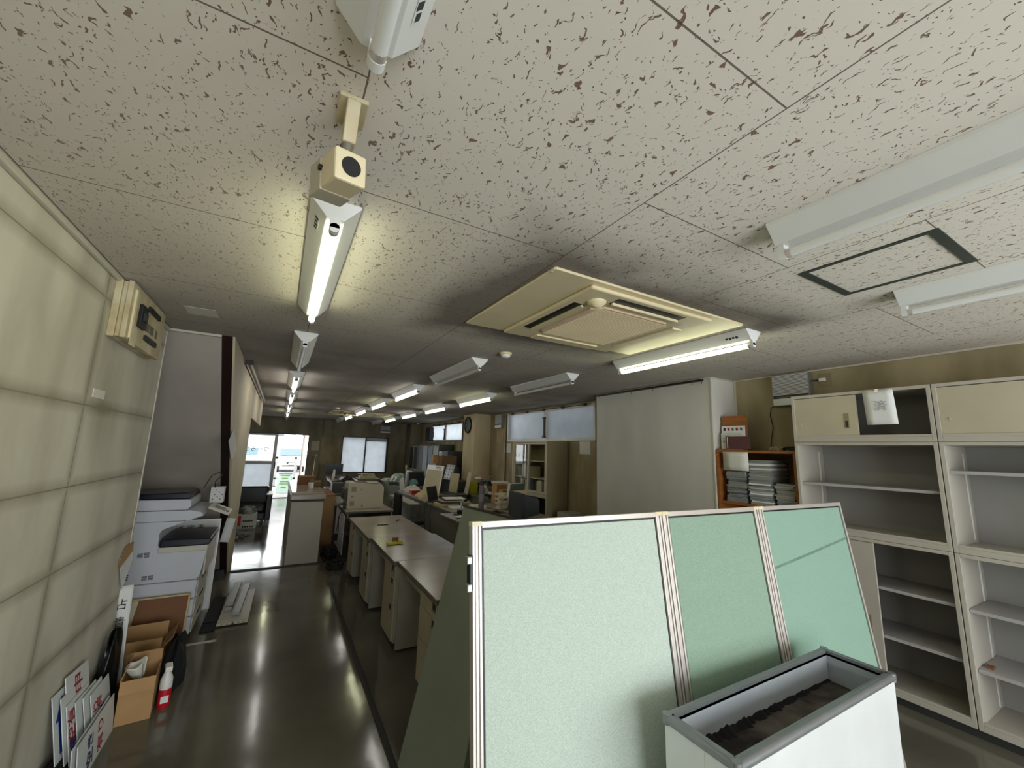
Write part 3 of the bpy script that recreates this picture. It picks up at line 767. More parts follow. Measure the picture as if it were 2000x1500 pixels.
# wooden shelf with stacked journals
t = T('wooden_shelf_unit', 'orange-brown wooden shelf unit between the boxed-out wall and the steel cabinets', 'shelf unit', (4.02, 1.945, 0))
B(t, 'side_panel', 'wood', (0, .39, .74, .765, 0, 1.725)); B(t, 'side_panel', 'wood', (0, .39, 0, .02, 0, 1.725))
B(t, 'top_board', 'wood', (0, .39, 0, .765, 1.727, 1.752), bev=.002)
B(t, 'shelf', 'wood', (.005, .39, .02, .74, 1.215, 1.24)); B(t, 'shelf', 'wood', (.005, .39, .02, .74, .70, .72)); B(t, 'back', 'cardboard_dark', (.375, .385, .02, .74, 0, 1.725))
def book_stack(x, y, z, n, dims, mats, place, group, fit, thick=(.010, .022), kind='journal', lean=0.0):
    zz = z
    for k in range(n):
        h = random.uniform(*thick) * fit; dx = dims[0] * random.uniform(.93, 1.0); dy = dims[1] * random.uniform(.92, 1.0)
        mm = random.choice(mats)
        pos = 'bottom one' if k == 0 else ('topmost' if k == n - 1 else '%s from the bottom' % ORD[k])
        colr = {'grey_cover': 'grey', 'white_cover': 'white', 'green_cover': 'dark green', 'blue_cover': 'slate blue', 'cream_cover': 'cream', 'maroon': 'maroon', 'cardboard': 'brown', 'black': 'black', 'paper_old': 'yellowed'}[mm]
        t = T(kind, '%s %s, %s %s' % (colr, kind, pos, place), 'book', (x + random.uniform(-.016, .016), y + random.uniform(-.008, .006), zz), (random.uniform(-.003, .003), 0, random.uniform(-.035, .035)), group)
        B(t, 'cover', mm, (-.001, dx, -.001, dy, 0, .0015), (-.001, dx, -.001, dy, h - .0015, h), (dx - .002, dx, -.001, dy, 0, h))
        B(t, 'pages', 'grey_cover' if mm != 'white_cover' else 'paper', (.001, dx - .003, .002, dy - .003, .0015, h - .0015))
        zz += h + .0006
    return zz
g = 'journals stacked on the wooden shelf'
book_stack(4.05, 2.425, 1.2405, 17, (.30, .21), ['grey_cover', 'green_cover', 'blue_cover', 'cream_cover'], 'in the left stack on the wooden shelf', g, 1.05, (.012, .020))
book_stack(4.045, 2.185, 1.2405, 24, (.30, .215), ['grey_cover', 'white_cover', 'white_cover', 'green_cover', 'blue_cover', 'paper_old'], 'in the tall middle stack on the wooden shelf', g, 1.0, (.012, .022))
book_stack(4.05, 1.985, 1.2405, 13, (.30, .178), ['grey_cover', 'green_cover', 'cream_cover'], 'in the right stack on the wooden shelf', g, 1.0, (.012, .020))
t = T('notice_sheet', 'blank off-white sheet hung from the wooden shelf in front of the left journal stack', 'paper', (4.013, 2.63, 1.735))
go(MB().sheet(lambda u, v: (.004 * math.sin(v * 3), -.262 * u, -.185 * v), 3, 4), 'sheet', 'white_cover', t, solid=.0008)
t = T('magazine_rack', 'wooden-backed leaflet rack standing on the wooden shelf, filled with leaflets', 'rack', (4.03, 2.43, 1.753))
go(MB().prism([(0, 0), (.27, 0), (.27, .35), (.25, .36), (.02, .36), (0, .345)], 0, .10, .115), 'back_board', 'wood', t)
B(t, 'tray', 'wood', (0, .11, 0, .27, 0, .012))
tag(B(None, 'leaflet', 'paper', (4.11, 4.118, 2.44, 2.69, 1.767, 2.005)), 'tall white leaflet at the back of the leaflet rack', 'leaflet')
tag(B(None, 'leaflet', 'white_cover', (4.085, 4.091, 2.47, 2.685, 1.767, 1.93)), 'shorter white leaflet standing before the tall one in the rack', 'leaflet')
t = T('desk_calendar', 'brown spiral-bound calendar standing at the front of the leaflet rack', 'calendar', (4.04, 2.355, 1.767))
B(t, 'pages', 'maroon', (0, .008, 0, .25, 0, .125)); go(MB().cyl((0, .235, .005), (0, .235, .12), .006, n=8), 'spiral', 'alu_grey', t)
t = T('wall_ventilator', 'pale grey louvred ventilator box on the right wall above the cabinets', 'ventilator', (XR, 2.10, 2.36), 0, 'louvred wall ventilators')
def ventilator(t, wd, hgt):
    B(t, 'casing', 'alu_grey', (-.088, 0, -wd / 2, wd / 2, -hgt / 2, hgt / 2), bev=.004); B(t, 'louvre_recess', 'monitor', (-.0895, -.087, -wd / 2 + .006, wd / 2 - .012, -hgt * .22, hgt / 2 - .006))
    q = MB(); n = int(hgt * .68 / .012)
    for k in range(n): q.box(-.096, -.09, -wd / 2 + .006, wd / 2 - .012, hgt / 2 - .012 - k * .012, hgt / 2 - .006 - k * .012)
    go(q, 'louvres', 'white_enamel', t)
    B(t, 'flap', 'white_enamel', (-.097, -.09, -wd / 2 + .005, wd / 2 - .012, -hgt / 2 + .005, -hgt * .27))
    B(t, 'shadow_gap', 'black', (-.0915, -.0895, -wd / 2 + .005, wd / 2 - .012, -hgt * .27, -hgt * .235))
ventilator(t, .34, .31)
t = T('wall_ventilator', 'small louvred ventilator box on the right wall between pillar and near windows', 'ventilator', (XR, 8.35, 2.34), 0, 'louvred wall ventilators'); ventilator(t, .30, .31)
t = T('wall_ventilator', 'bluish ventilator box high on the far wall right of the window', 'ventilator', (3.22, 15.0, 2.30), PI / 2, 'louvred wall ventilators'); ventilator(t, .34, .26)
t = T('wall_socket', 'white plug in a brown wall socket beside the near ventilator', 'socket', (XR, 1.84, 2.43))
B(t, 'plate', 'steel_side', (-.006, 0, -.06, .045, -.06, .06)); B(t, 'plug', 'white_enamel', (-.035, -.006, -.022, .03, -.015, .018), bev=.004)
go(MB().tube([(-.03, .03, 0), (-.05, .07, .0), (-.05, .10, -.01)], .004), 'cord', 'black', t)
t = T('hanging_cable', 'thin black cord hanging down the wall from the near ventilator', 'cord', (XR - .03, 2.28, 0))
go(MB().tube([(0, 0, 2.215), (0, .04, 2.20), (0, .055, 2.12), (0, .035, 2.0), (0, .06, 1.88), (0, .07, 1.80), (-.04, .05, 1.762)], .0045), 'cord', 'black', t)
t = T('cable_coil', 'tangle of coiled black and beige cable on top of the wooden shelf', 'cable', (4.12, 2.0, 1.757))
cq = MB()
for k in range(3):
    cq.tube([(.06 + (.05 + .006 * k) * math.cos(a / 10 * 2 * PI), .04 + (.075 + .004 * k) * math.sin(a / 10 * 2 * PI), .006 + .010 * k + .01 * math.sin(a * 1.1 + k)) for a in range(11)], .006, 6)
go(cq, 'coil', 'black', t)
zz_ = MB()
for k in range(9): zz_.tube([(random.uniform(0, .06), .12 + k * .012, .004), (random.uniform(0, .06), .13 + k * .012, random.uniform(.02, .045)), (random.uniform(0, .06), .15 + k * .012, .006)], .003, 5)
go(zz_, 'loose_cable', 'cream_cover', t)

# ================================================================ PARTITION SCREENS AND PLANTER
TH = math.atan(.139)
pd = Vector((.9987, -.0503, 0)).normalized()
pang = math.atan2(pd.y, pd.x)
org = Vector((.650, 1.45, 1.41)) - Vector((0, .139, 1)) * 1.41
PH = 1.41 / math.cos(TH)
def screen(s0, wd, label, fab, right_thin=False, clip=False):
    o = org + pd * s0
    t = T('partition_screen', label, 'partition screen', o, (-TH, 0, 0), 'green office partition screens leaning on the desks')
    t.rotation_euler = (Matrix.Rotation(pang, 3, 'Z') @ Matrix.Rotation(-TH, 3, 'X')).to_euler()
    q = .040; r = .012 if right_thin else q
    fr = MB().box(q, wd - r, .0, .036, PH - .022, PH).box(q, wd - r, 0, .036, 0, .06)
    for x0, x1 in ((0, q), (wd - r, wd)):
        if x1 - x0 < .02: fr.box(x0, x1, 0, .036, 0, PH); continue
        for k in range(3):
            a = x0 + k * (x1 - x0) / 3
            fr.box(a, a + (x1 - x0) / 3 - .0035, 0 if k != 1 else .003, .036, 0, PH)
        fr.box(x0 + .001, x1 - .001, .008, .034, 0, PH - .002)
    f_ = go(fr, 'aluminium_frame', 'alu', t, bev=.0012)
    B(t, 'fabric_panel', fab, (q + .006, wd - r - .006, .007, .030, .06, PH - .030), bev=.003)
    B(t, 'black_gasket', 'black', (q, wd - r, .010, .028, .058, PH - .022))
    for x0, x1 in ((0, q), (wd - r, wd)):
        if x1 - x0 > .02: B(t, 'corner_cap', 'cream', (x0 - .001, x1 + .001, -.001, .037, PH - .016, PH + .002), bev=.002)
    if clip:
        k = B(t, 'joint_bracket', 'black', (-.012, .002, -.004, .03, PH - .235, PH - .115), bev=.003)
        B(k, 'bracket_jaw', 'alu_grey', (-.024, -.004, -.010, .02, PH - .145, PH - .118), bev=.003); B(k, 'bracket_jaw', 'alu_grey', (-.024, -.004, -.010, .02, PH - .237, PH - .21), bev=.003)
    return t
screen(0, .975, 'pale green cloth partition screen, widest and nearest the aisle', 'fabric_pale', clip=True)
screen(.979, .74, 'narrow sea green partition screen in the middle of the three', 'fabric_green')
p3 = screen(1.723, .855, 'teal green partition screen with a dark grime line, next to the steel cabinets', 'fabric_teal', right_thin=True)
go(MB().prism([(.046, PH - .33), (.40, PH - .285), (.83, PH - .225), (.83, PH - .213), (.40, PH - .272), (.046, PH - .318)], 1, .0058, .0068), 'grime_line', 'grime', p3)
# olive panel leaning on the desk edge
A_ = Vector((.72, 2.41, 0)); Tp = Vector((1.11, 2.59, 1.3)); dw = Vector((.126, -.99, 0)) * .56
nz_ = (Tp - A_).cross(dw).normalized()
if nz_.x > 0: nz_ = -nz_
t = T('partition_board', 'plain olive grey partition board leaning on the desk edge behind the pale screen', 'partition board', A_)
bk_ = -nz_ * .028
P0 = Vector((0, 0, 0)); P1 = dw; P2 = dw + (Tp - A_); P3 = Tp - A_
go(MB().add([P0, P1, P2, P3, P0 + bk_, P1 + bk_, P2 + bk_, P3 + bk_], [(0, 1, 2, 3), (7, 6, 5, 4), (0, 4, 5, 1), (1, 5, 6, 2), (2, 6, 7, 3), (3, 7, 4, 0)]), 'board', 'olive', t)
up = (Tp - A_).normalized()
q0 = P3 - up * .001 - bk_ * .15; q1 = P2 - up * .001 - bk_ * .15; e_ = up * .014; bb = bk_ * 1.3
go(MB().add([q0, q1, q1 + e_, q0 + e_, q0 + bb, q1 + bb, q1 + e_ + bb, q0 + e_ + bb], [(0, 1, 2, 3), (7, 6, 5, 4), (0, 4, 5, 1), (1, 5, 6, 2), (2, 6, 7, 3), (3, 7, 4, 0)]), 'edge_trim', 'brown_metal', t)

# planter box
t = T('planter_box', 'empty rectangular metal planter box with grey rim standing before the screens', 'planter', (1.316, .868, 0))
PW, PD, PZ = 1.168, .284, .75
q = .022
B(t, 'outer_panel', 'planter_side', (.006, PW - .006, .006, .018, .03, PZ - .022)); B(t, 'outer_panel', 'planter_side', (.006, PW - .006, PD - .018, PD - .006, .03, PZ - .022))
B(t, 'end_panel', 'planter_side', (.006, .018, .018, .120, .03, PZ - .022), (.006, .018, .121, PD - .018, .03, PZ - .022)); B(t, 'end_panel', 'planter_side', (PW - .018, PW - .006, .018, PD - .018, .03, PZ - .022))
rm = MB()
def rim_bar(a, b):
    rm.cyl(a, b, .0165, n=14)
zc = PZ - .011
for a, b in (((.012, .012, zc), (PW - .012, .012, zc)), ((PW - .012, .012, zc), (PW - .012, PD - .012, zc)), ((PW - .012, PD - .012, zc), (.012, PD - .012, zc)), ((.012, PD - .012, zc), (.012, .012, zc))): rim_bar(a, b)
for x in (.012, PW - .012):
    for y in (.012, PD - .012): rm.lathe([(.0165, -.0165), (.0167, 0), (.0165, .0165)], (x, y, zc), 14)
rm.box(.012, PW - .012, .016, .030, PZ - .020, PZ + .003).box(.012, PW - .012, PD - .030, PD - .016, PZ - .020, PZ + .003).box(.016, .030, .016, PD - .016, PZ - .020, PZ + .003).box(PW - .030, PW - .016, .016, PD - .016, PZ - .020, PZ + .003)
go(rm, 'rim', 'planter_rim', t)
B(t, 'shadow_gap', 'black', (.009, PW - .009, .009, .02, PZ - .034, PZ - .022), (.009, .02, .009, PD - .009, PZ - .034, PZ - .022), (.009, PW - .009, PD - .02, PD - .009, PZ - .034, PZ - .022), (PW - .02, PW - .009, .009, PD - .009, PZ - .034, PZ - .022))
B(t, 'liner', 'planter_in', (.026, PW - .026, .026, .030, PZ - .16, PZ - .01), (.026, PW - .026, PD - .030, PD - .026, PZ - .16, PZ - .01), (.026, .030, .03, PD - .03, PZ - .16, PZ - .01), (PW - .030, PW - .026, .03, PD - .03, PZ - .16, PZ - .01), (PW - .034, PW - .030, .03, PD - .03, PZ - .055, PZ - .045))
B(t, 'inner_floor', 'planter_floor', (.026, PW - .026, .026, PD - .026, PZ - .140, PZ - .130))
cr = []
nseg = 160
for k in range(nseg + 1):
    x = .06 + (PW - .092) * k / nseg
    wv = (.026 * (1 - k / nseg) + .009) * (1 + .25 * math.sin(k * .37) + .15 * math.sin(k * 1.13 + 1)) * random.uniform(.88, 1.1)
    cr.append((x, wv))
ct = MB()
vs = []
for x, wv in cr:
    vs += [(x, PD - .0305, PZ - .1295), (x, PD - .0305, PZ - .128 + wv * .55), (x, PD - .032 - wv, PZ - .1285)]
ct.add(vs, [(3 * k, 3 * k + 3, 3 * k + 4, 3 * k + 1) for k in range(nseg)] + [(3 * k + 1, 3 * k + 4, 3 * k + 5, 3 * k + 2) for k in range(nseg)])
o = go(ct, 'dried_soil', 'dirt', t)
B(t, 'plinth', 'dark_base', (.02, PW - .02, .02, PD - .02, 0, .03))

# ================================================================ CENTRE DESK ROW
def desk(x, y, w_, label, peds, dep=.70, h=.715, group='steel desks in the centre row'):
    """drawers face -x; local origin at front left (low x, low y)"""
    t = T('office_desk', label, 'desk', (x, y, 0), 0, group)
    B(t, 'desk_top', 'desk_top', (0, dep, 0.002, w_ - .002, h - .008, h), bev=.002)
    B(t, 'edge_band', 'desk_edge', (-.004, dep + .004, 0, w_, h - .034, h - .008), bev=.003)
    B(t, 'apron', 'desk_body', (.03, .045, .02, w_ - .02, h - .10, h - .034)); B(t, 'rear_panel', 'desk_body', (dep - .03, dep - .015, .02, w_ - .02, .18, h - .034))
    if not peds or len(peds) < 2:
        B(t, 'end_panel', 'desk_body', (.02, dep - .02, w_ - .03, w_ - .008, 0.02, h - .034) if (not peds or peds[0] < w_ / 2) else (.02, dep - .02, .008, .03, 0.02, h - .034))
    for a in peds:
        b = a + .39
        p = B(t, 'pedestal', 'desk_body', (.035, dep - .05, a, b, .055, h - .034), bev=.003)
        B(p, 'plinth', 'dark_base', (.045, dep - .07, a + .008, b - .008, 0, .055))
        zs = [.07, .355, .565, h - .045]
        for k in range(3):
            d = B(t, 'drawer', 'desk_front', (.018, .035, a + .006, b - .006, zs[k] + .003, zs[k + 1] - .003), bev=.002)
            zt = zs[k + 1] - .012
            B(d, 'drawer_pull', 'dark_base', (.0165, .0185, a + .05, a + .11, zt - .045, zt)); B(d, 'pull_lip', 'alu_grey', (.010, .018, a + .05, a + .11, zt - .046, zt - .038))
            if k == 2: go(MB().cyl((.012, a + .02, zt - .01), (.019, a + .02, zt - .01), .008, n=12), 'lock', 'alu', d)
    return t
desk(.925, 4.68, 1.40, 'steel desk at the far end of the centre row, a pen lying on it', (.02, .99), group='steel desks in the centre row')
desk(.955, 3.675, 1.0, 'steel desk in the middle of the centre row with the yellow cloth on it', (.01,))
desk(.985, 2.665, 1.005, 'bare steel desk nearest in the aisle, cut off by the olive board', (.01,))
desk(1.055, 1.46, 1.20, 'steel desk hidden behind the leaning screens', (.4,))
t = T('cleaning_cloth', 'crumpled yellow cleaning cloth on the middle desk beside a brown leather block', 'cloth', (1.05, 4.31, .716))
go(MB().sheet(lambda u, v: ((u - .1) * .16 + .01 * math.sin(v * 9), (v - .5) * .10 * (.75 + .4 * math.sin(u * 6) ** 2), .004 + .022 * abs(math.sin(u * 7 + v * 2)) * (1 - abs(v - .5) * 1.6)), 22, 12), 'folded_cloth', 'yellow', t, solid=.002)
t = T('leather_block', 'small brown upright leather block behind the yellow cloth', 'block', (1.14, 4.40, .716), .1)
B(t, 'block', 'tan', (-.03, .03, -.012, .012, 0, .045), bev=.003)
def pen(x, y, z, rz, ln, label, m_='black'):
    t = T('pen', label, 'pen', (x, y, z), rz)
    go(MB().cyl((-ln / 2, 0, .005), (ln / 2, 0, .005), .005, n=10), 'barrel', m_, t); go(MB().cyl((ln / 2, 0, .005), (ln / 2 + .012, 0, .005), .005, .001, n=10), 'tip', 'alu', t)
pen(1.22, 5.37, .716, -.03, .13, 'thick black marker lying across the far desk')
pen(1.47, 5.62, .716, 1.0, .10, 'short thin pen lying near the right side of the far desk')

# printer desk and what stands on it
t = desk(.95, 6.62, 2.04, 'desk with pale side, painted as lit from the door, carrying the beige laser printer', (), dep=.70)
B(t, 'painted_bright_side', 'copier', (-.006, .0, .02, 1.0, .10, .66))  # pale sheet on the aisle side; brightness from the door put into its colour
t = T('laser_printer', 'boxy beige laser printer standing on a desk, vents on its side', 'printer', (.99, 6.86, .716))
pb = go(MB().prism([(0, 0), (.545, 0), (.545, .32), (.50, .375), (.03, .40), (0, .385)], 1, 0, .44), 'casing', 'printer', t, bev=.006)
for (x0, z0, w2, h2) in ((.05, .26, .07, .075), (.05, .17, .04, .03), (.04, .05, .065, .07), (.19, .275, .02, .03), (.21, .03, .03, .03)):
    q = MB(); n = max(3, int(h2 / .009))
    for k in range(n): q.box(x0, x0 + w2, -.0015, .0, z0 + k * h2 / n, z0 + (k + .6) * h2 / n)
    go(q, 'vent', 'vent_grey', t)
B(t, 'output_tray', 'cardboard_dark', (.10, .30, .06, .36, .383, .396), bev=.002)
B(t, 'front_tray', 'black', (-.16, 0, .05, .35, .05, .065)); B(t, 'flap', 'black', (-.05, .0, .04, .36, .14, .30))
tag(B(None, 'paper_sheet', 'paper_old', (1.24, 1.46, 6.85, 7.10, 1.108, 1.110), ), 'yellowed sheet of paper draped on top of the laser printer', 'paper')
t = T('office_chair', 'black office chair standing at the right side of the printer desk', 'chair', (2.03, 7.02, 0), PI / 2)
B(t, 'seat', 'black_matte', (-.22, .22, -.2, .2, .42, .48), bev=.02); B(t, 'backrest', 'black_matte', (-.20, .20, .19, .24, .55, .92), bev=.02)
B(t, 'back_bar', 'black', (-.03, .03, .22, .26, .40, .6)); go(MB().cyl((0, 0, .1), (0, 0, .42), .03), 'gas_column', 'black', t)
for k in range(5):
    a = k * 2 * PI / 5; go(MB().tube([(0, 0, .10), (.25 * math.cos(a), .25 * math.sin(a), .06)], .016), 'leg', 'black', t)
    go(MB().cyl((.25 * math.cos(a) - .01, .25 * math.sin(a), .028), (.25 * math.cos(a) + .01, .25 * math.sin(a), .028), .026), 'caster', 'black', t)
# cables under the printer desk
for k, (lab, cx, cy) in enumerate((('tangle of black cables on the floor between counter and printer desk', .80, 6.9), ('second heap of black cables against the side of the far centre desk', .84, 6.4))):
    t = T('cable_tangle', lab, 'cables', (cx, cy, 0))
    q = MB()
    for j in range(12):
        pts = []; r = random.uniform(.05, .14)
        for a in range(12): pts.append((max(-.11, min(.11, r * math.cos(a * .6 + j) + random.uniform(-.02, .02))), r * math.sin(a * .6 + j) * 1.3 + random.uniform(-.02, .02), .01 + random.uniform(0, .16 if k == 0 else .08)))
        q.tube(pts, .006, 5)
    go(q, 'cables', 'black', t)
t = T('power_adapter', 'black power adapter hanging on its cord beside the printer desk', 'adapter', (.86, 6.75, .33), .3)
B(t, 'brick', 'black', (-.05, .02, -.02, .02, -.04, .06), bev=.006); go(MB().tube([(0, 0, .06), (.02, .02, .2), (.05, .03, .34), (.10, .02, .385)], .005), 'cord', 'black', t)
t = T('hanging_cable', 'looped black cord hanging over the front edge of the printer desk', 'cord', (.93, 6.85, 0))
go(MB().tube([(.06, 0, .722), (.0, 0, .73), (-.035, .02, .6), (-.04, -.03, .42), (-.02, .04, .3), (-.035, -.02, .5), (-.04, .05, .62)], .005), 'cord', 'black', t)

# counter at the end of the aisle
t = T('reception_counter', 'tall beige counter with white end panel standing at the far end of the aisle', 'counter', (.225, 6.76, 0))
B(t, 'end_panel', 'steel_beige', (0, .42, 0, .02, 0, .86)); B(t, 'body', 'white_cover', (.0, .42, .02, 2.4, 0, .86)); B(t, 'kick_line', 'dark_base', (-.006, .43, -.006, 2.4, .86, .885))
B(t, 'counter_top', 'desk_top', (-.015, .45, -.015, 2.42, .886, .96), bev=.012); B(t, 'top_lid', 'desk_top', (-.005, .44, .10, 2.40, .961, .985), bev=.006)
t = T('storage_cabinet', 'low brown cabinet standing behind the reception counter', 'cabinet', (.70, 7.9, 0)); B(t, 'body', 'cardboard', (0, .24, 0, 1.2, 0, .80)); B(t, 'top', 'ply', (-.005, .245, -.005, 1.205, .80, .82))
t = T('wooden_box', 'open brown cardboard box standing on the counter top', 'box', (.33, 8.1, .986)); B(t, 'box', 'ply', (0, .26, 0, .2, 0, .15)); B(t, 'front_flap', 'cardboard', (-.005, .265, -.02, 0, .14, .15))
t = T('pen_cup', 'cream cup with pens on the counter top', 'cup', (.50, 7.45, .986)); go(MB().lathe([(.035, 0), (.04, .09), (.037, .09), (.033, .01)], n=16), 'cup', 'white_cover', t)
for k in range(3): go(MB().cyl((0, .01 * k - .01, .02), (-.02 + .02 * k, .03 * k - .03, .14), .004, n=6), 'pen', 'alu_grey', t)
t = T('small_box', 'small brown box beside the cream cup on the counter top', 'box', (.57, 7.6, .986)); B(t, 'box', 'cardboard_dark', (0, .09, 0, .1, 0, .09)); B(t, 'lid', 'cardboard', (-.002, .092, -.002, .102, .09, .10))
t = T('walking_stick', 'thin pale wooden stick standing against the far wall beyond the counter', 'stick', (1.0, 14.6, 0)); go(MB().tube([(0, 0, 0), (.02, .1, .9), (.05, .25, 1.35), (.08, .25, 1.38), (.10, .25, 1.33)], .014), 'shaft', 'pale_wood', t)

# ================================================================ COPIER ALCOVE
t = T('photocopier', 'large white office photocopier standing under the stair soffit', 'photocopier', (-.49, 4.57, 0))
DY = .64
prof = [(-.56, .505), (-.02, .505), (0, .53), (.03, .76), (.02, .785), (-.30, .785), (-.315, .80), (-.318, .90), (-.30, .93), (-.16, .985), (-.16, .995), (-.56, .995)]
go(MB().prism(prof, 1, 0, DY), 'main_body', 'copier', t, bev=.006)
for k, (za, zb) in enumerate(((.06, .20), (.205, .345), (.35, .50))):
    d = B(t, 'paper_drawer', 'copier', (-.56, -.015 + .002 * k, 0, DY, za, zb), bev=.014)
    B(d, 'front_face', 'copier_front', (-.014 + .002 * k, -.006 + .002 * k, .02, DY - .02, za + .012, zb - .012), bev=.003)
    B(d, 'drawer_pull', 'dark_base', (-.007 + .002 * k, -.002 + .002 * k, .22, .42, zb - .05, zb - .03))
B(t, 'front_cover', 'copier_front', (.012, .026, .04, DY - .03, .53, .74), bev=.004)
B(t, 'base', 'black', (-.53, -.04, .03, DY - .03, .045, .062))
for x in (-.50, -.07):
    for y in (.07, DY - .07): go(MB().cyl((x - .012, y, .024), (x + .012, y, .024), .024, n=14), 'caster', 'black', t)
go(MB().prism([(-.305, .787), (.035, .787), (.05, .815), (.045, .84), (-.30, .85)], 1, -.008, DY - .08), 'output_tray', 'navy', t, bev=.008)
B(t, 'tray_lip', 'copier_front', (-.31, .03, -.012, -.002, .742, .787), bev=.006)
sc = go(MB().prism([(-.56, .997), (-.13, .997), (-.03, 1.035), (-.06, 1.07), (-.13, 1.085), (-.56, 1.085)], 1, -.005, DY - .02), 'scanner', 'copier', t, bev=.006)
fd = go(MB().prism([(-.56, 1.088), (-.16, 1.088), (-.135, 1.11), (-.135, 1.16), (-.15, 1.178), (-.56, 1.178)], 1, 0.0, DY - .12), 'document_feeder', 'copier', t, bev=.008)
go(MB().prism([(-.56, 1.18), (-.14, 1.18), (-.145, 1.215), (-.17, 1.235), (-.56, 1.225)], 1, .01, DY - .16), 'feeder_lid', 'navy', t, bev=.008)
cp = B(t, 'control_panel', 'copier_front', (-.09, .09, 0, .30, 0, .022), bev=.005, loc=(.06, .10, 1.045), rot=(0, .42, 0))
B(cp, 'display', 'vent_grey', (-.05, .04, .05, .20, .022, .0235))
for k in range(8): B(cp, 'key', 'monitor', (.045 + .016 * (k % 2), .055 + .016 * (k % 2), .04 + .024 * (k // 2), .055 + .024 * (k // 2), .022, .025))
for x, z, a, b in ((-.42, .735, .036, .04), (-.378, .737, .034, .04), (-.49, .75, .04, .10), (-.49, .57, .036, .05), (-.37, .555, .034, .035), (-.33, .555, .034, .035)):
    q = MB()
    for k in range(4): q.box(x - a / 2, x + a / 2, -.002, .0, z - b / 2 + k * b / 4, z - b / 2 + (k + .62) * b / 4)
    go(q, 'vent', 'steel_dark', t)
q = MB().tube([(-.10, .30, 1.18), (-.05, .33, 1.30), (.0, .35, 1.325), (.03, .36, 1.30), (-.02, .36, 1.24), (-.02, .38, 1.18)], .004)
tag(go(q, 'cable', 'black', None, loc=(-.49, 4.57, .062)), 'thin looped black cable standing up on top of the photocopier', 'cable')
t = T('tissue_box', 'white patterned box standing at the right rear of the photocopier top', 'box', (-.545, 5.0, 1.09)); B(t, 'box', 'paper', (0, .11, 0, .12, 0, .15), bev=.003)
for k in range(7): B(t, 'printed_dot', 'monitor', (.02 + .012 * k, .028 + .012 * k, -.001, 0, .03 + .11 * ((k * 7) % 5) / 5, .04 + .11 * ((k * 7) % 5) / 5))
t = T('hanging_sheet', 'white sheet of paper sticking out from the far side of the photocopier', 'paper', (-.44, 5.3, .66), (0, .15, .1)); go(MB().sheet(lambda u, v: (.08 * u, .01 * math.sin(v * 3), .24 * v), 2, 4), 'sheet', 'paper', t, solid=.001)
t = T('schedule_whiteboard', 'framed whiteboard with schedule heading standing behind the photocopier', 'whiteboard', (-.92, 5.36, 0))
B(t, 'board', 'white_enamel', (0, .46, .004, .012, .01, .875)); B(t, 'frame', 'alu', (-.008, 0, 0, .016, 0, .885), (.455, .463, 0, .016, 0, .885), (0, .455, 0, .016, .875, .885), (0, .455, 0, .016, 0, .01))
text('予 定 表', .065, 'ink', t, frame((.215, .003, .80), (1, 0, 0), (0, 0, 1)), 'heading')
# brown-backed frame and junk in front of the copier
t = T('picture_frame', 'large frame seen from its brown hardboard back, leaning on the photocopier drawers', 'frame', (-.905, 4.385, 0), (-.27, 0, 0))
B(t, 'backing', 'ply', (.012, .37, .002, .010, .012, .415)); B(t, 'frame', 'pale_wood', (0, .012, 0, .018, 0, .43), (.37, .382, 0, .018, 0, .43), (0, .382, 0, .018, 0, .012), (0, .382, 0, .018, .418, .43), bev=.001)
go(MB().prism([(.012, .05), (.05, .415), (.012, .415)], 1, .0, .002), 'torn_paper', 'paper_old', t)
def carton(t, X, Y, Z, m_='cardboard', flaps=((0, 1.9), (1, 1.2), (2, 1.9), (3, 1.5)), th=.004, fl=.09, inner='cardboard_dark'):
    B(t, 'box_bottom', m_, (0, X, 0, Y, 0, th))
    B(t, 'box_side', m_, (0, X, 0, th, th, Z)); B(t, 'box_side', m_, (0, X, Y - th, Y, th, Z)); B(t, 'box_side', m_, (0, th, th, Y - th, th, Z)); B(t, 'box_side', m_, (X - th, X, th, Y - th, th, Z))
    for s, a in flaps:
        if s == 0: B(t, 'flap', m_, (0, X, -th, 0, 0, fl), loc=(0, 0, Z), rot=(a, 0, 0))
        if s == 1: B(t, 'flap', m_, (0, th, 0, Y, 0, fl), loc=(X, 0, Z), rot=(0, a, 0))
        if s == 2: B(t, 'flap', m_, (0, X, 0, th, 0, fl), loc=(0, Y, Z), rot=(-a, 0, 0))
        if s == 3: B(t, 'flap', m_, (-th, 0, 0, Y, 0, fl), loc=(0, 0, Z), rot=(0, -a, 0))
t = T('cardboard_box', 'open tan cardboard box on the floor right of the sign boards', 'box', (-.682, 3.47, 0), .08)
carton(t, .165, .24, .24, flaps=((0, 2.85), (2, -.2), (3, -.3)), fl=.07)
t = T('wrapping_paper', 'crumpled pale wrapping paper sticking out of the tan cardboard box', 'paper', (-.61, 3.58, .19), (0, -.3, .5))
go(MB().sheet(lambda u, v: (.04 * math.cos(u * 5.2) * (.4 + v), .03 * math.sin(u * 5.2) * (.4 + v), .11 * v + .008 * math.sin(u * 20)), 18, 6), 'paper', 'white_cover', t, solid=.001)
t = T('cardboard_box', 'brown cardboard box with raised flaps behind the tan box, under the frame', 'box', (-.86, 3.98, 0), .06)
carton(t, .27, .28, .20, flaps=((0, .35), (1, .7), (2, .15)), fl=.09)
t = T('binder_box', 'dark grey box with a small white label lying behind the tan cardboard box', 'box', (-.74, 3.765, .0), .0); B(t, 'box', 'steel_dark', (0, .15, 0, .16, 0, .19), bev=.003); B(t, 'label', 'paper', (.03, .10, -.001, 0, .13, .165)); B(t, 'top_label', 'paper', (.02, .08, .02, .05, .19, .191))
t = T('spray_bottle', 'white and red spray bottle standing by the right side of the tan cardboard box', 'bottle', (-.478, 3.60, 0), .2)
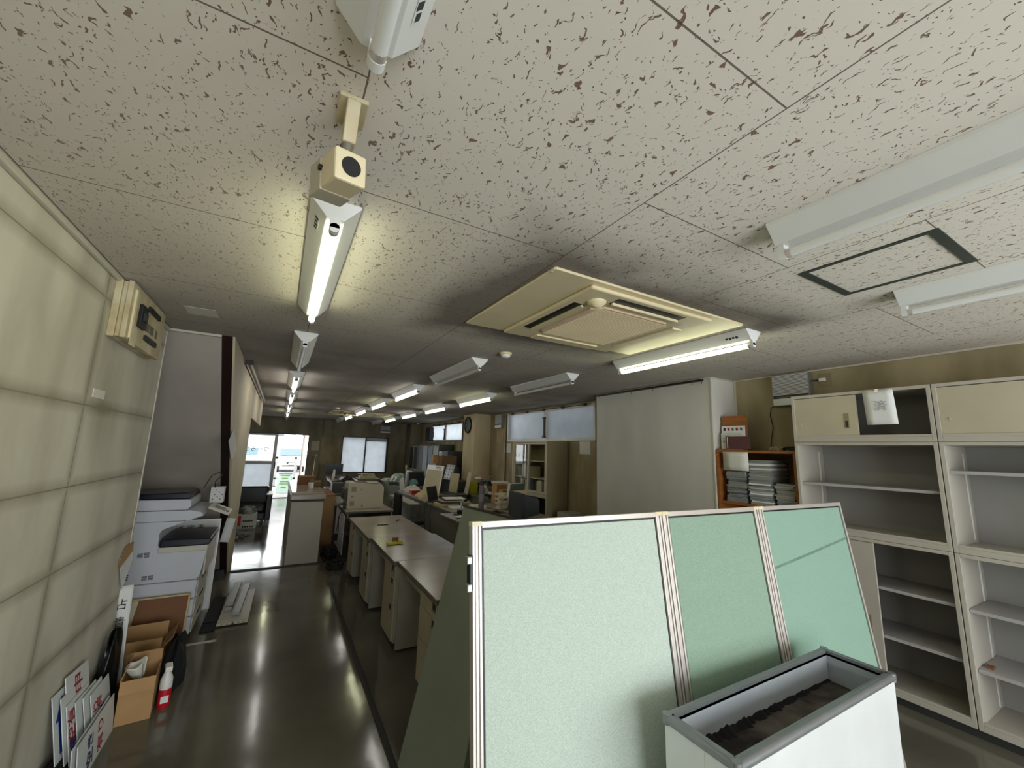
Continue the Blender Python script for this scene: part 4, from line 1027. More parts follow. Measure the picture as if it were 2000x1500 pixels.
go(MB().lathe([(.032, 0), (.034, .01), (.034, .10), (.033, .105)], n=20), 'red_base', 'red', t); go(MB().lathe([(.0335, .106), (.033, .16), (.018, .20), (.014, .22)], n=20), 'bottle', 'white_enamel', t)
B(t, 'trigger_head', 'white_enamel', (-.018, .02, -.05, .03, .215, .245), bev=.006); B(t, 'label', 'paper', (-.02, .02, -.0345, -.033, .03, .07))
# black sacks
def sack(name, label, loc, sx_, sy, sz, m_='black_matte', rz=0, amp=.12, group=None, cat='bag'):
    t = T(name, label, cat, loc, rz, group)
    rr_ = random.Random(len(label))
    ph = [rr_.uniform(0, 6) for _ in range(6)]
    def fn(u, v):
        a = u * 2 * PI; b = v * PI * .5
        k = 1 + amp * math.sin(3 * a + ph[0] + v * 4) + amp * .6 * math.sin(7 * a + ph[1] - v * 9) + amp * .5 * math.sin(11 * a + ph[2]) * v
        r = max(0.0, math.cos(b)) ** .55 * k
        return (sx_ * r * math.cos(a), sy * r * math.sin(a), sz * (math.sin(b) ** .9) * (1 + .10 * math.sin(4 * a + ph[3])))
    go(MB().sheet(fn, 40, 14), 'body', m_, t)
    return t
sack('plastic_sack', 'black plastic sack on the floor right of the cardboard boxes', (-.50, 3.98, 0), .065, .30, .25, rz=.05)
sack('plastic_sack', 'dark blue-black bundle slumped against the left wall behind the sign boards', (-.795, 3.70, 0), .040, .15, .44, m_='sofa', amp=.06)
sack('plastic_sack', 'flat black sheet bundle on the floor below the sign boards', (-.79, 3.04, 0), .05, .22, .11, amp=.08)
# sign boards
def board(px, py, pz, wy, hz, tilt, lean, label, lines=(), blue=False):
    """thin white board: local x along the room, local y up, faces the aisle"""
    M_ = Matrix.Translation((px, py, pz)) @ Matrix.Rotation(-lean, 4, 'Y') @ Matrix(((0, 0, 1, 0), (1, 0, 0, 0), (0, 1, 0, 0), (0, 0, 0, 1))) @ Matrix.Rotation(tilt, 4, 'Z')
    t = T('sign_board', label, 'sign board', (0, 0, 0), 0, 'white sign boards leaning on the left wall')
    t.matrix_world = M_
    go(MB().box(0, wy, 0, hz, -.004, 0), 'board', 'plate', t, bev=.001)
    if blue: go(MB().prism([(.05, .03), (.14, .03), (.14, .18), (.19, .18), (.095, .28), (.02, .18), (.05, .18)], 2, 0, .0012), 'arrow', 'ink_blue', t)
    for s, x, y, size, mm in lines:
        text(s, size, mm, t, frame((x, y, .0006), (0, 1, 0), (-1, 0, 0)), 'lettering', .0005, bold=size * .012)
    return t
wl = XL + .008
board(-.775, 2.98, .12, .28, .31, -.06, .20, 'white sign board with a blue arrow, rearmost by the wall', blue=True)
board(-.765, 3.07, .15, .28, .32, -.10, .20, 'white sign board with a dark red character, standing tallest at the wall', lines=(('申', .15, .25, .11, 'ink_red'),))
board(-.752, 3.02, .09, .28, .31, -.05, .20, 'plain white sign board directly in front of the tallest one')
board(-.735, 3.05, .04, .27, .31, -.05, .20, 'white sign board showing edges of red and blue lettering', lines=(('空有', .05, .20, .085, 'ink_red'), ('駐車', .05, .08, .07, 'ink_blue')))
board(-.720, 3.12, .02, .27, .31, -.04, .20, 'thin blank white board between the lettered sign boards')
board(-.707, 3.18, .01, .26, .31, -.03, .20, 'second blank white board behind the garage sign board')
board(-.694, 3.24, .00, .27, .30, -.02, .20, 'white sign board with pale red and blue garage lettering', lines=(('り', .06, .22, .075, 'ink_red'), ('車庫', .15, .12, .075, 'ink_blue'), ('有', .11, .22, .07, 'ink_red')))
board(wl + .150, 2.93, .0, .50, .20, .0, .10, 'blank white board right behind the front sign board')
board(wl + .165, 2.95, .0, .50, .20, .0, .10, 'front white sign board reading vacancy in red and navy', lines=(('空き', .16, .10, .085, 'ink_navy'), ('有り', .30, .10, .085, 'ink_red')))

# steel plates on the floor by the alcove
t = T('steel_door_panel', 'beige steel panel lying flat on the floor by the stair post', 'panel', (-.335, 4.80, .012), -.02)
B(t, 'panel', 'steel_cream', (0, .245, 0, .95, 0, .022), bev=.002); B(t, 'raised_centre', 'steel_beige', (.015, .23, .04, .93, .022, .026))
for x, r in ((.04, .004), (.08, .006), (.125, .009), (.17, .006), (.21, .004)): go(MB().cyl((x, .0, .011), (x, -.001, .011), r, n=10), 'hole', 'black', t)
for k, (x, y0, y1, z, lab) in enumerate(((.03, .30, 1.0, .027, 'blue-grey metal bar, lower one of the left pair'), (.034, .33, 1.03, .062, 'blue-grey metal bar stacked on top of the left bar'), (.105, .14, 1.05, .027, 'longest blue-grey metal bar, right one on the steel panel'))):
    tag(B(None, 'metal_bar', 'alu_grey', (0, .062, 0, y1 - y0, 0, .033), bev=.002, loc=(-.335 + x, 4.80 + y0, .012 + z), rot=(0, 0, -.02 - .01 * k)), lab, 'metal bar', 'metal bars on the steel panel')
t = T('black_mat', 'black folded mat on the floor between photocopier and steel panel', 'mat', (-.455, 4.72, 0)); B(t, 'mat', 'black_matte', (0, .115, 0, .95, 0, .012), bev=.004); B(t, 'fold', 'black_matte', (.0, .10, .2, .9, .012, .02), bev=.004)

# ================================================================ ENTRANCE LOUNGE
t = T('sofa', 'black leatherette sofa seen through the opening before the entrance glass', 'sofa', (-1.55, 10.38, 0))
B(t, 'base', 'sofa', (.06, 1.42, .06, .62, .06, .22), bev=.02)
for x in (.1, 1.34):
    for y in (.1, .55): B(t, 'foot', 'black', (x, x + .05, y, y + .05, 0, .06))
B(t, 'seat_cushion', 'sofa', (.10, .76, .0, .60, .23, .38), bev=.04); B(t, 'seat_cushion', 'sofa', (.765, 1.40, .0, .60, .23, .38), bev=.04)
B(t, 'backrest', 'sofa', (.06, 1.44, .60, .78, .06, .72), bev=.04); B(t, 'armrest', 'sofa', (0, .09, .0, .76, .05, .58), bev=.03)
a = B(t, 'armrest', 'sofa', (1.41, 1.52, .0, .76, .05, .58), bev=.02); B(a, 'arm_top', 'alu_grey', (1.405, 1.525, .0, .70, .58, .60), bev=.005)
t = T('carton', 'white printed shipping carton on the floor in front of the black sofa', 'box', (-.62, 9.88, 0)); B(t, 'carton', 'white_cover', (0, .36, 0, .34, 0, .27), bev=.003); B(t, 'red_panel', 'red', (.05, .10, -.001, 0, .05, .25)); B(t, 'tape', 'cardboard', (.361, .362, .1, .2, .0, .27))
for k in range(5): B(t, 'printed_mark', 'ink', (.13 + k * .04, .155 + k * .04, -.001, 0, .02, .05))
B(t, 'green_print', 'green_cover', (.13, .30, -.001, 0, .13, .16))
sack('plastic_bag', 'crumpled clear plastic bag on top of the shipping carton', (-.44, 10.05, .272), .15, .14, .14, m_='bag_clear', amp=.2)
sack('plastic_bag', 'flattened clear and blue plastic bag on the floor in front of the carton', (-.56, 9.15, 0), .17, .22, .07, m_='bag_clear', amp=.25)
t = T('plant_pot', 'small dark potted plant at the left beyond the black sofa', 'plant', (-1.02, 14.2, 0)); go(MB().lathe([(.10, 0), (.13, .26), (.12, .26), (.10, .22)], n=16), 'pot', 'cardboard_dark', t)
q = MB()
for k in range(26):
    a = k * 2.4; r = .05 + .004 * k; q.prism([(-.012, 0), (.012, 0), (.004, .22), (-.004, .22)], 1, 0, .002, Matrix.Translation((.02 * math.cos(a), .02 * math.sin(a), .24)) @ Euler((.35 + .02 * k, 0, a)).to_matrix().to_4x4())
go(q, 'leaves', 'green_cover', t)

# ================================================================ FAR DESK ROW AND ITS CLUTTER (aisle row beyond the printer)
desk(1.0, 9.15, 1.6, 'cluttered steel desk beyond the printer desk in the aisle row', (.05,), group='far steel desks')
desk(1.35, 12.4, 1.7, 'long steel desk under the far window', (.05,), group='far steel desks')
t = T('coat_pile', 'heap of black coats thrown over the desk beyond the printer', 'coats', (1.42, 10.12, .716)); t2 = t
def heap(t, sx_, sy, sz, m_, seed, amp=.18):
    r = random.Random(seed); ph = [r.uniform(0, 6) for _ in range(8)]
    def fn(u, v):
        x = (u - .5) * 2; y = (v - .5) * 2
        e = max(0, 1 - x * x) * max(0, 1 - y * y)
        return (sx_ * x, sy * y, .002 + sz * e ** .6 * (1 + amp * math.sin(6 * x + ph[0]) + amp * math.sin(9 * y + ph[1] + 3 * x) + amp * .5 * math.sin(17 * x + ph[2]) * math.sin(13 * y + ph[3])))
    return go(MB().sheet(fn, 30, 30), 'folds', m_, t)
heap(t, .30, .56, .22, 'black_matte', 1)
t = T('drawer_unit', 'small grey plastic drawer unit at the left end of the desk beyond the printer', 'drawers', (1.02, 9.2, .716)); B(t, 'casing', 'steel_dark', (0, .22, 0, .30, 0, .20), bev=.004)
for k in range(3): B(t, 'drawer', 'alu_grey', (-.004, 0, .015, .285, .012 + .063 * k, .068 + .063 * k))
t = T('paper_pile', 'pile of loose white papers beside the small drawer unit', 'papers', (1.28, 9.2, .716)); B(t, 'sheets', 'paper', (0, .21, 0, .30, 0, .04)); B(t, 'top_sheets', 'white_cover', (.01, .22, -.02, .27, .04, .05), rot=(0, 0, .1))
t = T('computer_monitor', 'dark flat monitor standing left of the far window', 'monitor', (1.50, 13.5, .716)); B(t, 'display', 'screen', (-.24, .24, -.02, .02, .10, .42), bev=.005); B(t, 'stand', 'alu', (-.03, .03, -.05, -.02, 0, .25)); B(t, 'foot', 'black', (-.10, .10, -.09, .07, 0, .015))
t = T('paper_pile', 'messy pile of books and papers below the far window', 'papers', (2.32, 13.2, .0)); B(t, 'filing_box', 'steel_green', (-.2, .45, -.2, .4, 0, .72)); B(t, 'lower_stack', 'paper_old', (-.12, .33, -.1, .25, .72, .80)); B(t, 'upper_stack', 'cream_cover', (-.05, .30, -.08, .22, .80, .86), rot=(0, 0, 0)); B(t, 'loose_sheet', 'paper', (-.18, .10, -.15, .1, .861, .865))
t = T('round_case', 'bluish grey flat case lying on the desk behind the printer', 'case', (1.50, 9.30, .716)); B(t, 'case', 'blue_cover', (0, .16, 0, .22, 0, .06), bev=.008)
t = T('bottle', 'small white bottle standing on the far desk left of the dark monitor', 'bottle', (1.42, 12.9, .716)); go(MB().lathe([(.03, 0), (.03, .14), (.012, .18), (.012, .21)], n=14), 'body', 'white_enamel', t)

# ================================================================ RIGHT DESK ROW
def rdesk(x, y, w_, dep, label, h=.72, m_='steel_green'):
    t = T('office_desk', label, 'desk', (x, y, 0), 0, 'right row of grey-green desks')
    B(t, 'desk_top', 'desk_top', (0, dep, .002, w_ - .002, h - .02, h), bev=.003); B(t, 'modesty_panel', m_, (.03, .045, .02, w_ - .02, .08, h - .03), bev=.002)
    B(t, 'end_panel', m_, (.03, dep - .02, .004, .03, .02, h - .022)); B(t, 'end_panel', m_, (.03, dep - .02, w_ - .03, w_ - .004, .02, h - .022)); B(t, 'edge_band', 'alu_grey', (-.004, .01, 0, w_, h - .028, h - .002))
    return t
rdesk(2.19, 5.00, 1.0, .75, 'grey-green desk covered with papers just behind the olive board')
rdesk(2.40, 6.05, 1.1, .75, 'grey-green desk carrying the stack of folders in the right row')
rdesk(2.42, 7.20, 1.1, .75, 'grey-green desk with the open laptop in the right row')
rdesk(2.44, 8.35, 1.1, .75, 'grey-green desk with red box and cloth heap in the right row')
rdesk(2.68, 10.3, 1.3, .75, 'grey-green desk carrying the clear plastic bag, far in the right row')
rdesk(2.72, 11.65, 1.3, .75, 'farthest grey-green desk in the right row')
rdesk(2.97, 4.35, 1.34, .70, 'grey-green desk behind the screens carrying the charcoal monitor')
t = T('side_table', 'low grey steel side table in front of the right desk row', 'table', (2.18, 7.60, 0)); B(t, 'top', 'steel_beige', (0, .20, 0, 1.6, .64, .66)); B(t, 'rail', 'steel_green', (0, .02, 0, 1.6, .56, .64))
for y in (.02, 1.55): B(t, 'leg', 'steel_green', (.02, .05, y, y + .03, 0, .64)); B(t, 'leg', 'steel_green', (.15, .18, y, y + .03, 0, .64))
t = T('laptop', 'open charcoal laptop with its lid towards the aisle', 'laptop', (2.46, 7.30, .722), -.85)
B(t, 'base', 'monitor', (.0, .25, -.04, .30, 0, .025), bev=.004); B(t, 'lid', 'monitor', (-.012, .0, -.04, .30, .0, .25), bev=.004, loc=(0, 0, .02), rot=(0, -.22, 0))
for k, (mm, w2, d2, h2) in enumerate((('cream_cover', .34, .30, .05), ('green_cover', .32, .28, .03), ('white_cover', .35, .29, .02), ('maroon', .30, .25, .025), ('paper', .34, .28, .012))):
    zz = (.722, .773, .804, .825, .851)[k]
    tag(B(None, 'folder', mm, (0, w2, 0, d2, 0, h2), bev=.003, loc=(2.43 + .01 * k, 6.62 - .02 * k, zz), rot=(0, 0, .1 - .06 * k)), '%s, %s of the pile behind the olive board' % (('thick cream folder', 'dark green folder', 'white folder', 'maroon folder', 'white paper bundle')[k], ('bottom', 'second', 'third', 'fourth', 'top')[k]), 'folder', 'folders piled in the right desk row')
t = T('hole_punch', 'black hole punch with long black handle lying on the folder pile end', 'hole punch', (2.42, 5.72, .722), .4); B(t, 'base', 'steel_dark', (-.06, .06, -.10, .10, 0, .02), bev=.004)
B(t, 'body', 'navy', (-.045, .045, -.06, .05, .02, .085), bev=.012); go(MB().tube([(0, 0, .08), (.05, .06, .16), (.12, .08, .19)], .012), 'lever', 'alu_grey', t); go(MB().tube([(.12, .08, .19), (.22, .09, .20)], .018), 'handle', 'black', t)
t = T('paper_pile', 'loose white papers spread on the desk behind the olive board', 'papers', (2.21, 5.05, .721))
for k in range(9): B(t, 'sheet', 'paper', (0, .18, 0, .25, 0, .003), loc=(random.uniform(0.02, .3), random.uniform(0, .25), .001 + .0035 * k), rot=(0, 0, random.uniform(-.6, .6)))
t = T('whiteboard', 'small framed whiteboard with heading leaning upright on the right desks', 'whiteboard', (2.98, 8.35, .722), (0, .16, .12))
B(t, 'board', 'paper_old', (0, .012, 0, .74, 0, .56)); B(t, 'frame', 'white_enamel', (-.004, .016, -.02, 0, 0, .60), (-.004, .016, .74, .76, 0, .60), (-.004, .016, 0, .74, .50, .60), (-.004, .016, 0, .74, -.0, .015))
text('行動予定', .06, 'ink', t, frame((-.005, .20, .55), (0, -1, 0), (0, 0, 1)), 'heading')
t = T('box', 'bright red box half hidden by cloth on the right desks', 'box', (2.50, 8.62, .722)); B(t, 'box', 'red', (0, .18, 0, .22, 0, .07), bev=.004); B(t, 'lid', 'white_cover', (-.01, .19, -.01, .23, .07, .085))
t = T('cloth_heap', 'crumpled beige cloth heap beside the open laptop', 'cloth', (2.60, 8.10, .722)); heap(t, .13, .20, .12, 'cream_cover', 3)
t = T('cloth_heap', 'white and grey cloth heap behind the red box', 'cloth', (2.66, 9.12, .722)); heap(t, .16, .20, .14, 'white_cover', 4)
t = T('cap', 'teal cloth cap resting on the white cloth heap', 'cap', (2.68, 9.14, .884)); go(MB().lathe([(.10, 0), (.10, .02), (.085, .07), (.045, .105), (.004, .115)], n=20), 'crown', 'teal', t)
t = T('tilted_panel', 'curved white plastic panel standing at the left end of the right desks', 'panel', (2.50, 9.40, .722), .5)
go(MB().prism([(-.09, 0), (.07, 0), (.10, .20), (.06, .27), (-.01, .29)], 0, 0, .02), 'panel', 'white_enamel', t, bev=.006)
t = T('computer_tower', 'grey computer tower standing on the far right desks', 'computer', (2.86, 10.35, .722)); B(t, 'case', 'alu_grey', (0, .05, 0, .16, 0, .34), bev=.004); B(t, 'body', 'black', (.05, .42, 0, .16, 0, .34))
t = T('desk_printer', 'small grey printer standing on a black box behind the computer tower', 'printer', (3.0, 10.66, .722)); B(t, 'stand_box', 'black', (0, .40, 0, .34, 0, .26)); B(t, 'casing', 'white_enamel', (.0, .08, .02, .32, .262, .36), bev=.01); B(t, 'rear_casing', 'steel_green', (.08, .40, .02, .32, .262, .36), bev=.01)
sack('plastic_bag', 'pale green plastic bag heaped on the far right desks', (3.0, 11.72, .722), .2, .28, .22, m_='bag', amp=.12)
t = T('feather_duster', 'brush standing upright with pale bristles above the plastic bag', 'brush', (3.3, 12.1, .722)); go(MB().cyl((0, 0, 0), (0, 0, .30), .01, n=8), 'handle', 'alu', t); go(MB().cyl((0, 0, .30), (0, .02, .45), .022, .03, n=10), 'bristles', 'cream_cover', t)
t = T('cardboard_box', 'flattened cardboard box with open flaps between whiteboard and pillar', 'box', (3.55, 9.85, 0)); B(t, 'stand', 'steel_dark', (0, .5, 0, .5, 0, 1.22)); B(t, 'box', 'cardboard_dark', (.02, .42, 0, .45, 1.22, 1.50)); B(t, 'flap', 'cardboard', (-.10, .03, .30, .44, 1.30, 1.52), rot=(0, 0, 0))
B(t, 'open_top', 'black', (.04, .40, .02, .43, 1.49, 1.505))
t = T('knob_board', 'grey metal panel with rows of round black knobs leaning against the cream pillar', 'panel', (3.62, 9.30, .95), (0, .25, .1))
B(t, 'panel', 'alu_grey', (0, .03, 0, .40, 0, .36), bev=.003)
for a in range(5):
    for b in range(3): go(MB().cyl((-.006, .06 + .14 * b, .04 + a * .07), (0, .06 + .14 * b, .04 + a * .07), .016, n=10), 'knob', 'black', t)
t = T('storage_rack', 'dark rack holding the knob panel and leaning boards beside the pillar', 'rack', (3.64, 8.95, 0)); B(t, 'frame', 'steel_dark', (0, .34, 0, .9, 0, .94))
tag(B(None, 'wooden_board', 'cream_cover', (0, .02, 0, .42, 0, .42), loc=(3.50, 8.62, .72), rot=(0, .12, .05)), 'wide beige board leaning before the cream pillar', 'board', 'beige boards before the pillar')
tag(B(None, 'wooden_board', 'paper_old', (0, .02, 0, .20, 0, .46), loc=(3.62, 8.30, .72), rot=(0.1, .14, -.05)), 'narrow beige board leaning right of the wide one', 'board', 'beige boards before the pillar')
t = T('low_table', 'low dark table under the leaning boards by the pillar', 'table', (3.22, 8.26, 0)); B(t, 'top', 'steel_dark', (0, .41, 0, .62, .70, .72)); B(t, 'body', 'steel_green', (.02, .39, .02, .60, 0, .70))

# tall dark cabinets at the far right, speaker
def tallcab(y, w_, label, z=1.80, doors=2, white=0):
    t = T('tall_cabinet', label, 'cabinet', (3.94, y, 0), 0, 'tall dark grey cabinets by the far right wall')
    B(t, 'carcass', 'steel_dark', (.02, .47, 0, w_, .04, z), bev=.003); B(t, 'mid_rail', 'alu_grey', (.0, .02, .005, w_ - .005, .86, .92))
    for k in range(doors):
        a = k * w_ / doors + .02; b = (k + 1) * w_ / doors - .01
        B(t, 'upper_door', 'alu_grey' if white and k == 0 else 'steel_green', (.006, .02, a, b, .93, z - .05)); B(t, 'lower_door', 'steel_dark', (.006, .02, a, b, .07, .85))
        if not (white and k == 0): B(t, 'door_glass', 'screen', (.004, .006, a + .04, b - .04, 1.0, z - .1))
tallcab(13.2, .95, 'far tall dark glass-fronted cabinet in the right corner'); tallcab(12.2, .95, 'middle tall dark cabinet with one pale door', white=1); tallcab(11.2, .95, 'near tall dark cabinet with one pale door beside the key cabinet', white=1)
t = T('key_cabinet', 'dark steel cabinet with a row of small white drawers on its front', 'cabinet', (3.9, 10.42, 0)); B(t, 'carcass', 'steel_dark', (.03, .5, 0, .62, 0, 1.62)); B(t, 'drawer_strip', 'white_enamel', (.0, .03, .40, .60, 1.20, 1.60))
for k in range(5): B(t, 'drawer_pull', 'black', (-.008, 0, .47, .53, 1.225 + .075 * k, 1.255 + .075 * k))
t = T('speaker', 'black loudspeaker box mounted beside the far high window', 'speaker', (4.20, 12.9, 1.92)); B(t, 'cabinet', 'black', (0, .14, 0, .42, 0, .44), bev=.01); B(t, 'bracket', 'brown_metal', (.14, .20, .15, .25, .1, .3)); go(MB().tube([(.05, .1, 0), (.05, 0, -.04), (.1, -.15, -.02), (.15, -.25, -.06)], .005), 'cable', 'white_enamel', t)
# clock and wall cards
t = T('wall_clock', 'round black-rimmed wall clock on the cream pillar', 'clock', (4.0, 9.27, 2.275), (0, -PI / 2, 0))
go(MB().lathe([(.20, 0), (.205, .015), (.20, .035), (.165, .04), (.158, .025)], n=40), 'rim', 'black', t); go(MB().lathe([(.16, .02), (.002, .022)], n=40), 'face', 'alu_grey', t)
for k in range(12):
    a = k * PI / 6; go(MB().box(-.006, .006, .115, .145, .022, .0245, Matrix.Rotation(a, 4, 'Z')), 'hour_mark', 'ink', t)
go(MB().box(-.006, .006, -.02, .09, .025, .028, Matrix.Rotation(.9, 4, 'Z')), 'hour_hand', 'black', t); go(MB().box(-.004, .004, -.02, .13, .028, .031, Matrix.Rotation(-.7, 4, 'Z')), 'minute_hand', 'black', t)
for lab, y0, y1, z0, z1 in (('blank white card on the right wall beside the cream glass cabinet', 5.20, 5.48, 1.66, 1.87), ('blank pale card on the right wall under the small ventilator', 7.86, 8.14, 1.64, 1.84), ('narrow white card on the right wall left of the pillar', 10.05, 10.25, 1.56, 1.86)):
    t = T('wall_card', lab, 'card', (XR, y0, z0), 0, 'white cards on the right wall'); B(t, 'card', 'paper', (-.004, 0, 0, y1 - y0, 0, z1 - z0)); go(MB().cyl((-.007, (y1 - y0) / 2, z1 - z0 - .015), (-.004, (y1 - y0) / 2, z1 - z0 - .015), .006, n=8), 'pin', 'alu', t)
t = T('taped_note', 'white sheet taped to the edge of the stair side wall', 'paper', (-.408, 0, 0))
go(MB().add([(.004, 4.73, 1.81), (.0, 4.45, 1.69), (.0, 4.98, 1.50), (.002, 5.36, 1.60)], [(0, 1, 2, 3)]), 'sheet', 'paper', t, solid=.001)
t = T('wall_plate', 'small square plate on the far wall left of the window', 'plate', (1.02, 15.0, 1.25)); B(t, 'plate', 'vent_grey', (-.06, .06, -.01, 0, -.05, .05)); B(t, 'switch', 'printer', (-.02, .02, -.014, -.01, -.02, .02))
tag(B(None, 'wall_panel', 'wall_right', (1.18, 1.77, 14.99, 15.0, 1.05, 1.95)), 'lighter unfaded rectangle of board on the far wall', 'panel')
tag(B(None, 'wall_panel', 'paper_old', (.90, 1.13, 14.99, 15.0, 1.50, 1.80)), 'small pale sheet fixed to the far wall beside the doorway', 'panel')
q = MB().tube([(0, 0, 2.18), (-.01, .02, 1.95), (-.012, .10, 1.86), (-.01, .2, 1.84), (-.01, .26, 1.92), (0, .27, 2.18)], .006)
tag(go(q, 'drooping_cable', 'cream_cover', None, loc=(4.415, 8.22, 0)), 'beige cable drooping in a loop below the small right-wall ventilator', 'cable')
q = MB().tube([(0, 0, 2.5), (0, 0, 1.9), (.0, .01, 1.5), (0, 0, .9)], .012)
tag(go(q, 'wall_pipe', 'brown_metal', None, loc=(4.41, 8.06, 0)), 'dark vertical pipe beside the near high windows', 'pipe')

# cream glass-fronted cabinet
t = T('glass_cabinet', 'cream steel cabinet with sliding glass doors above a half-open lower cupboard', 'cabinet', (3.96, 5.78, 0))
W, D_, H_ = 1.18, .44, 1.865; q = .025
go(MB().box(0, D_, 0, q, 0, H_).box(0, D_, W - q, W, 0, H_).box(0, D_, q, W - q, H_ - q, H_).box(0, D_, q, W - q, 0.05, .08).box(0, D_, q, W - q, .90, .96), 'carcass', 'steel_cream', t, bev=.002)
B(t, 'side_sheet', 'steel_side', (.006, D_ - .004, -.002, 0, .01, H_ - .004)); B(t, 'back_panel', 'steel_side', (D_ - .01, D_ - .004, q, W - q, .05, H_ - q))
for z in (1.20, 1.50): B(t, 'shelf', 'steel_cream', (.05, D_ - .01, q, W - q, z, z + .018))
for a, b, off in ((q, W * .53, .004), (W * .50, W - q, .026)):
    d = B(t, 'glass_door', 'steel_cream', (off, off + .018, a, a + .04, .965, H_ - q - .004), (off, off + .018, b - .04, b, .965, H_ - q - .004), (off, off + .018, a + .04, b - .04, .965, 1.0), (off, off + .018, a + .04, b - .04, H_ - .06, H_ - q - .004))
    B(d, 'pane', 'glass', (off + .008, off + .011, a + .04, b - .04, 1.0, H_ - .06))
B(t, 'lower_door', 'steel_cream', (.006, .022, W * .52, W - q, .085, .895)); B(t, 'dark_interior', 'steel_side', (D_ - .03, D_ - .02, q, W * .5, .085, .895))
k2 = 0
for s_, yy0, n in ((.983, .10, 9), (.983, .62, 9), (1.222, .62, 8)):
    y = yy0
    for k in range(n):
        th = random.uniform(.022, .045); hh = random.uniform(.17, .205) if s_ < 1.2 else random.uniform(.18, .24)
        mm = ['cream_cover', 'white_cover', 'maroon', 'grey_cover', 'paper_old', 'white_cover'][k2 % 6]
        colr = ['cream', 'white', 'maroon', 'grey', 'yellowed', 'white'][k2 % 6]
        tag(B(None, 'binder', mm, (0, .22, 0, th, 0, hh), bev=.002, loc=(4.03, 5.78 + y, s_ - .0)), '%s binder, %s from right %s of the cream glass cabinet' % (colr, ORD[k], ('at lower right', 'at lower left', 'on the middle shelf')[(s_ > 1.2) * 2 + (yy0 > .5) * (s_ < 1.2)]), 'binder', 'binders in the cream glass cabinet')
        y += th + .004; k2 += 1

# CRT-era monitor, bottle, big heap of books between pillar and glass cabinet
t = T('computer_monitor', 'deep charcoal monitor seen from behind, just above the pale screen', 'monitor', (3.02, 5.10, .722), -.12)
B(t, 'front_bezel', 'monitor', (-.05, .0, -.24, .24, .03, .38), bev=.01)
go(MB().prism([(0, .05), (.22, .09), (.24, .12), (.24, .28), (.20, .32), (0, .36)], 1, -.20, .20), 'rear_housing', 'monitor', t, bev=.008)
B(t, 'connector_recess', 'black', (.05, .16, -.202, -.198, .22, .27)); B(t, 'foot', 'black', (-.08, .14, -.14, .14, 0, .03), bev=.006)
t = T('office_chair', 'black rounded chair back showing just above the pale screen', 'chair', (2.95, 4.0, 0)); B(t, 'backrest', 'black_matte', (0, .46, -.03, .03, .60, .90), bev=.03); B(t, 'seat', 'black_matte', (0, .46, -.46, -.02, .40, .46), bev=.02); B(t, 'column', 'black', (.20, .26, -.28, -.22, .05, .40)); B(t, 'base', 'black', (.03, .43, -.28, -.22, 0, .05)); B(t, 'base_bar', 'black', (.20, .26, -.45, -.05, 0, .05))
t = T('spray_can', 'tall mauve spray can with dark cap standing on the right desks', 'bottle', (2.86, 5.98, .722)); go(MB().lathe([(.042, 0), (.044, .01), (.044, .36), (.03, .40)], n=20), 'can', 'purple', t); go(MB().lathe([(.03, .401), (.03, .44), (.015, .46), (.01, .47)], n=16), 'cap', 'dark_trim', t)
go(MB().lathe([(.0447, .15), (.0447, .27)], n=20), 'label', 'grey_cover', t)
tag(B(None, 'yellow_box', 'yellow', (0, .18, 0, .10, 0, .26), bev=.01, loc=(3.76, 8.45, .7205)), 'bright yellow box against the cream pillar', 'box')
t = T('storage_shelf', 'low shelf hidden under the heap of books beside the glass cabinet', 'shelf', (3.72, 7.05, 0)); B(t, 'frame', 'steel_green', (0, .66, 0, 1.72, 0, .70)); B(t, 'top', 'steel_green', (-.03, .68, -.02, 1.74, .70, .72))
g = 'books and files heaped beside the glass cabinet'
cols = ['cream_cover', 'white_cover', 'maroon', 'paper_old', 'green_cover', 'cardboard', 'grey_cover', 'blue_cover', 'black']
cn = {'cream_cover': 'cream', 'white_cover': 'white', 'maroon': 'maroon', 'paper_old': 'yellowed', 'green_cover': 'dark green', 'cardboard': 'brown', 'grey_cover': 'grey', 'blue_cover': 'slate blue', 'black': 'black'}
for si, (x, y, n, z0, dims, place) in enumerate(((4.00, 8.40, 9, .722, (.30, .24), 'in the rear heap stack by the pillar'), (3.84, 7.78, 7, .722, (.28, .30), 'in the middle heap stack'), (3.74, 7.20, 7, .722, (.34, .32), 'in the front heap stack by the glass cabinet'))):
    zz = z0
    for k in range(n):
        th = random.uniform(.03, .055); mm = cols[(k * 4 + si * 2) % 9]
        o = tag(B(None, 'file_book', mm, (0, dims[0] * random.uniform(.8, 1), 0, dims[1] * random.uniform(.75, 1), 0, th), bev=.003, loc=(x + random.uniform(-.04, .03), y + random.uniform(-.02, .02), zz), rot=(0, 0, random.uniform(-.28, .28))), '%s file, %s %s' % (cn[mm], 'lowest' if k == 0 else ('topmost' if k == n - 1 else ORD[k] + ' from the bottom'), place), 'book', g)
        zz += th + .001
for k, (mm, x, y, lean, hh, lab) in enumerate((('cardboard', 3.42, 6.55, .05, .34, 'brown upright file box right of the spray can'), ('cardboard', 3.40, 6.30, .1, .26, 'small brown carton leaning right of the file box'), ('white_cover', 3.36, 6.02, .16, .40, 'white binder leaning in the middle of the file row'), ('green_cover', 3.36, 5.93, .2, .40, 'dark green binder leaning behind the white binder'), ('cream_cover', 3.36, 5.85, .22, .30, 'cream binder nearest the charcoal monitor'))):
    tag(B(None, 'upright_file', mm, (0, .24, 0, (.16, .12, .07, .06, .06)[k], 0, hh), bev=.003, loc=(x, y, .722 + .02), rot=(lean, 0, .1)), lab, 'file', 'files standing on the right desks')
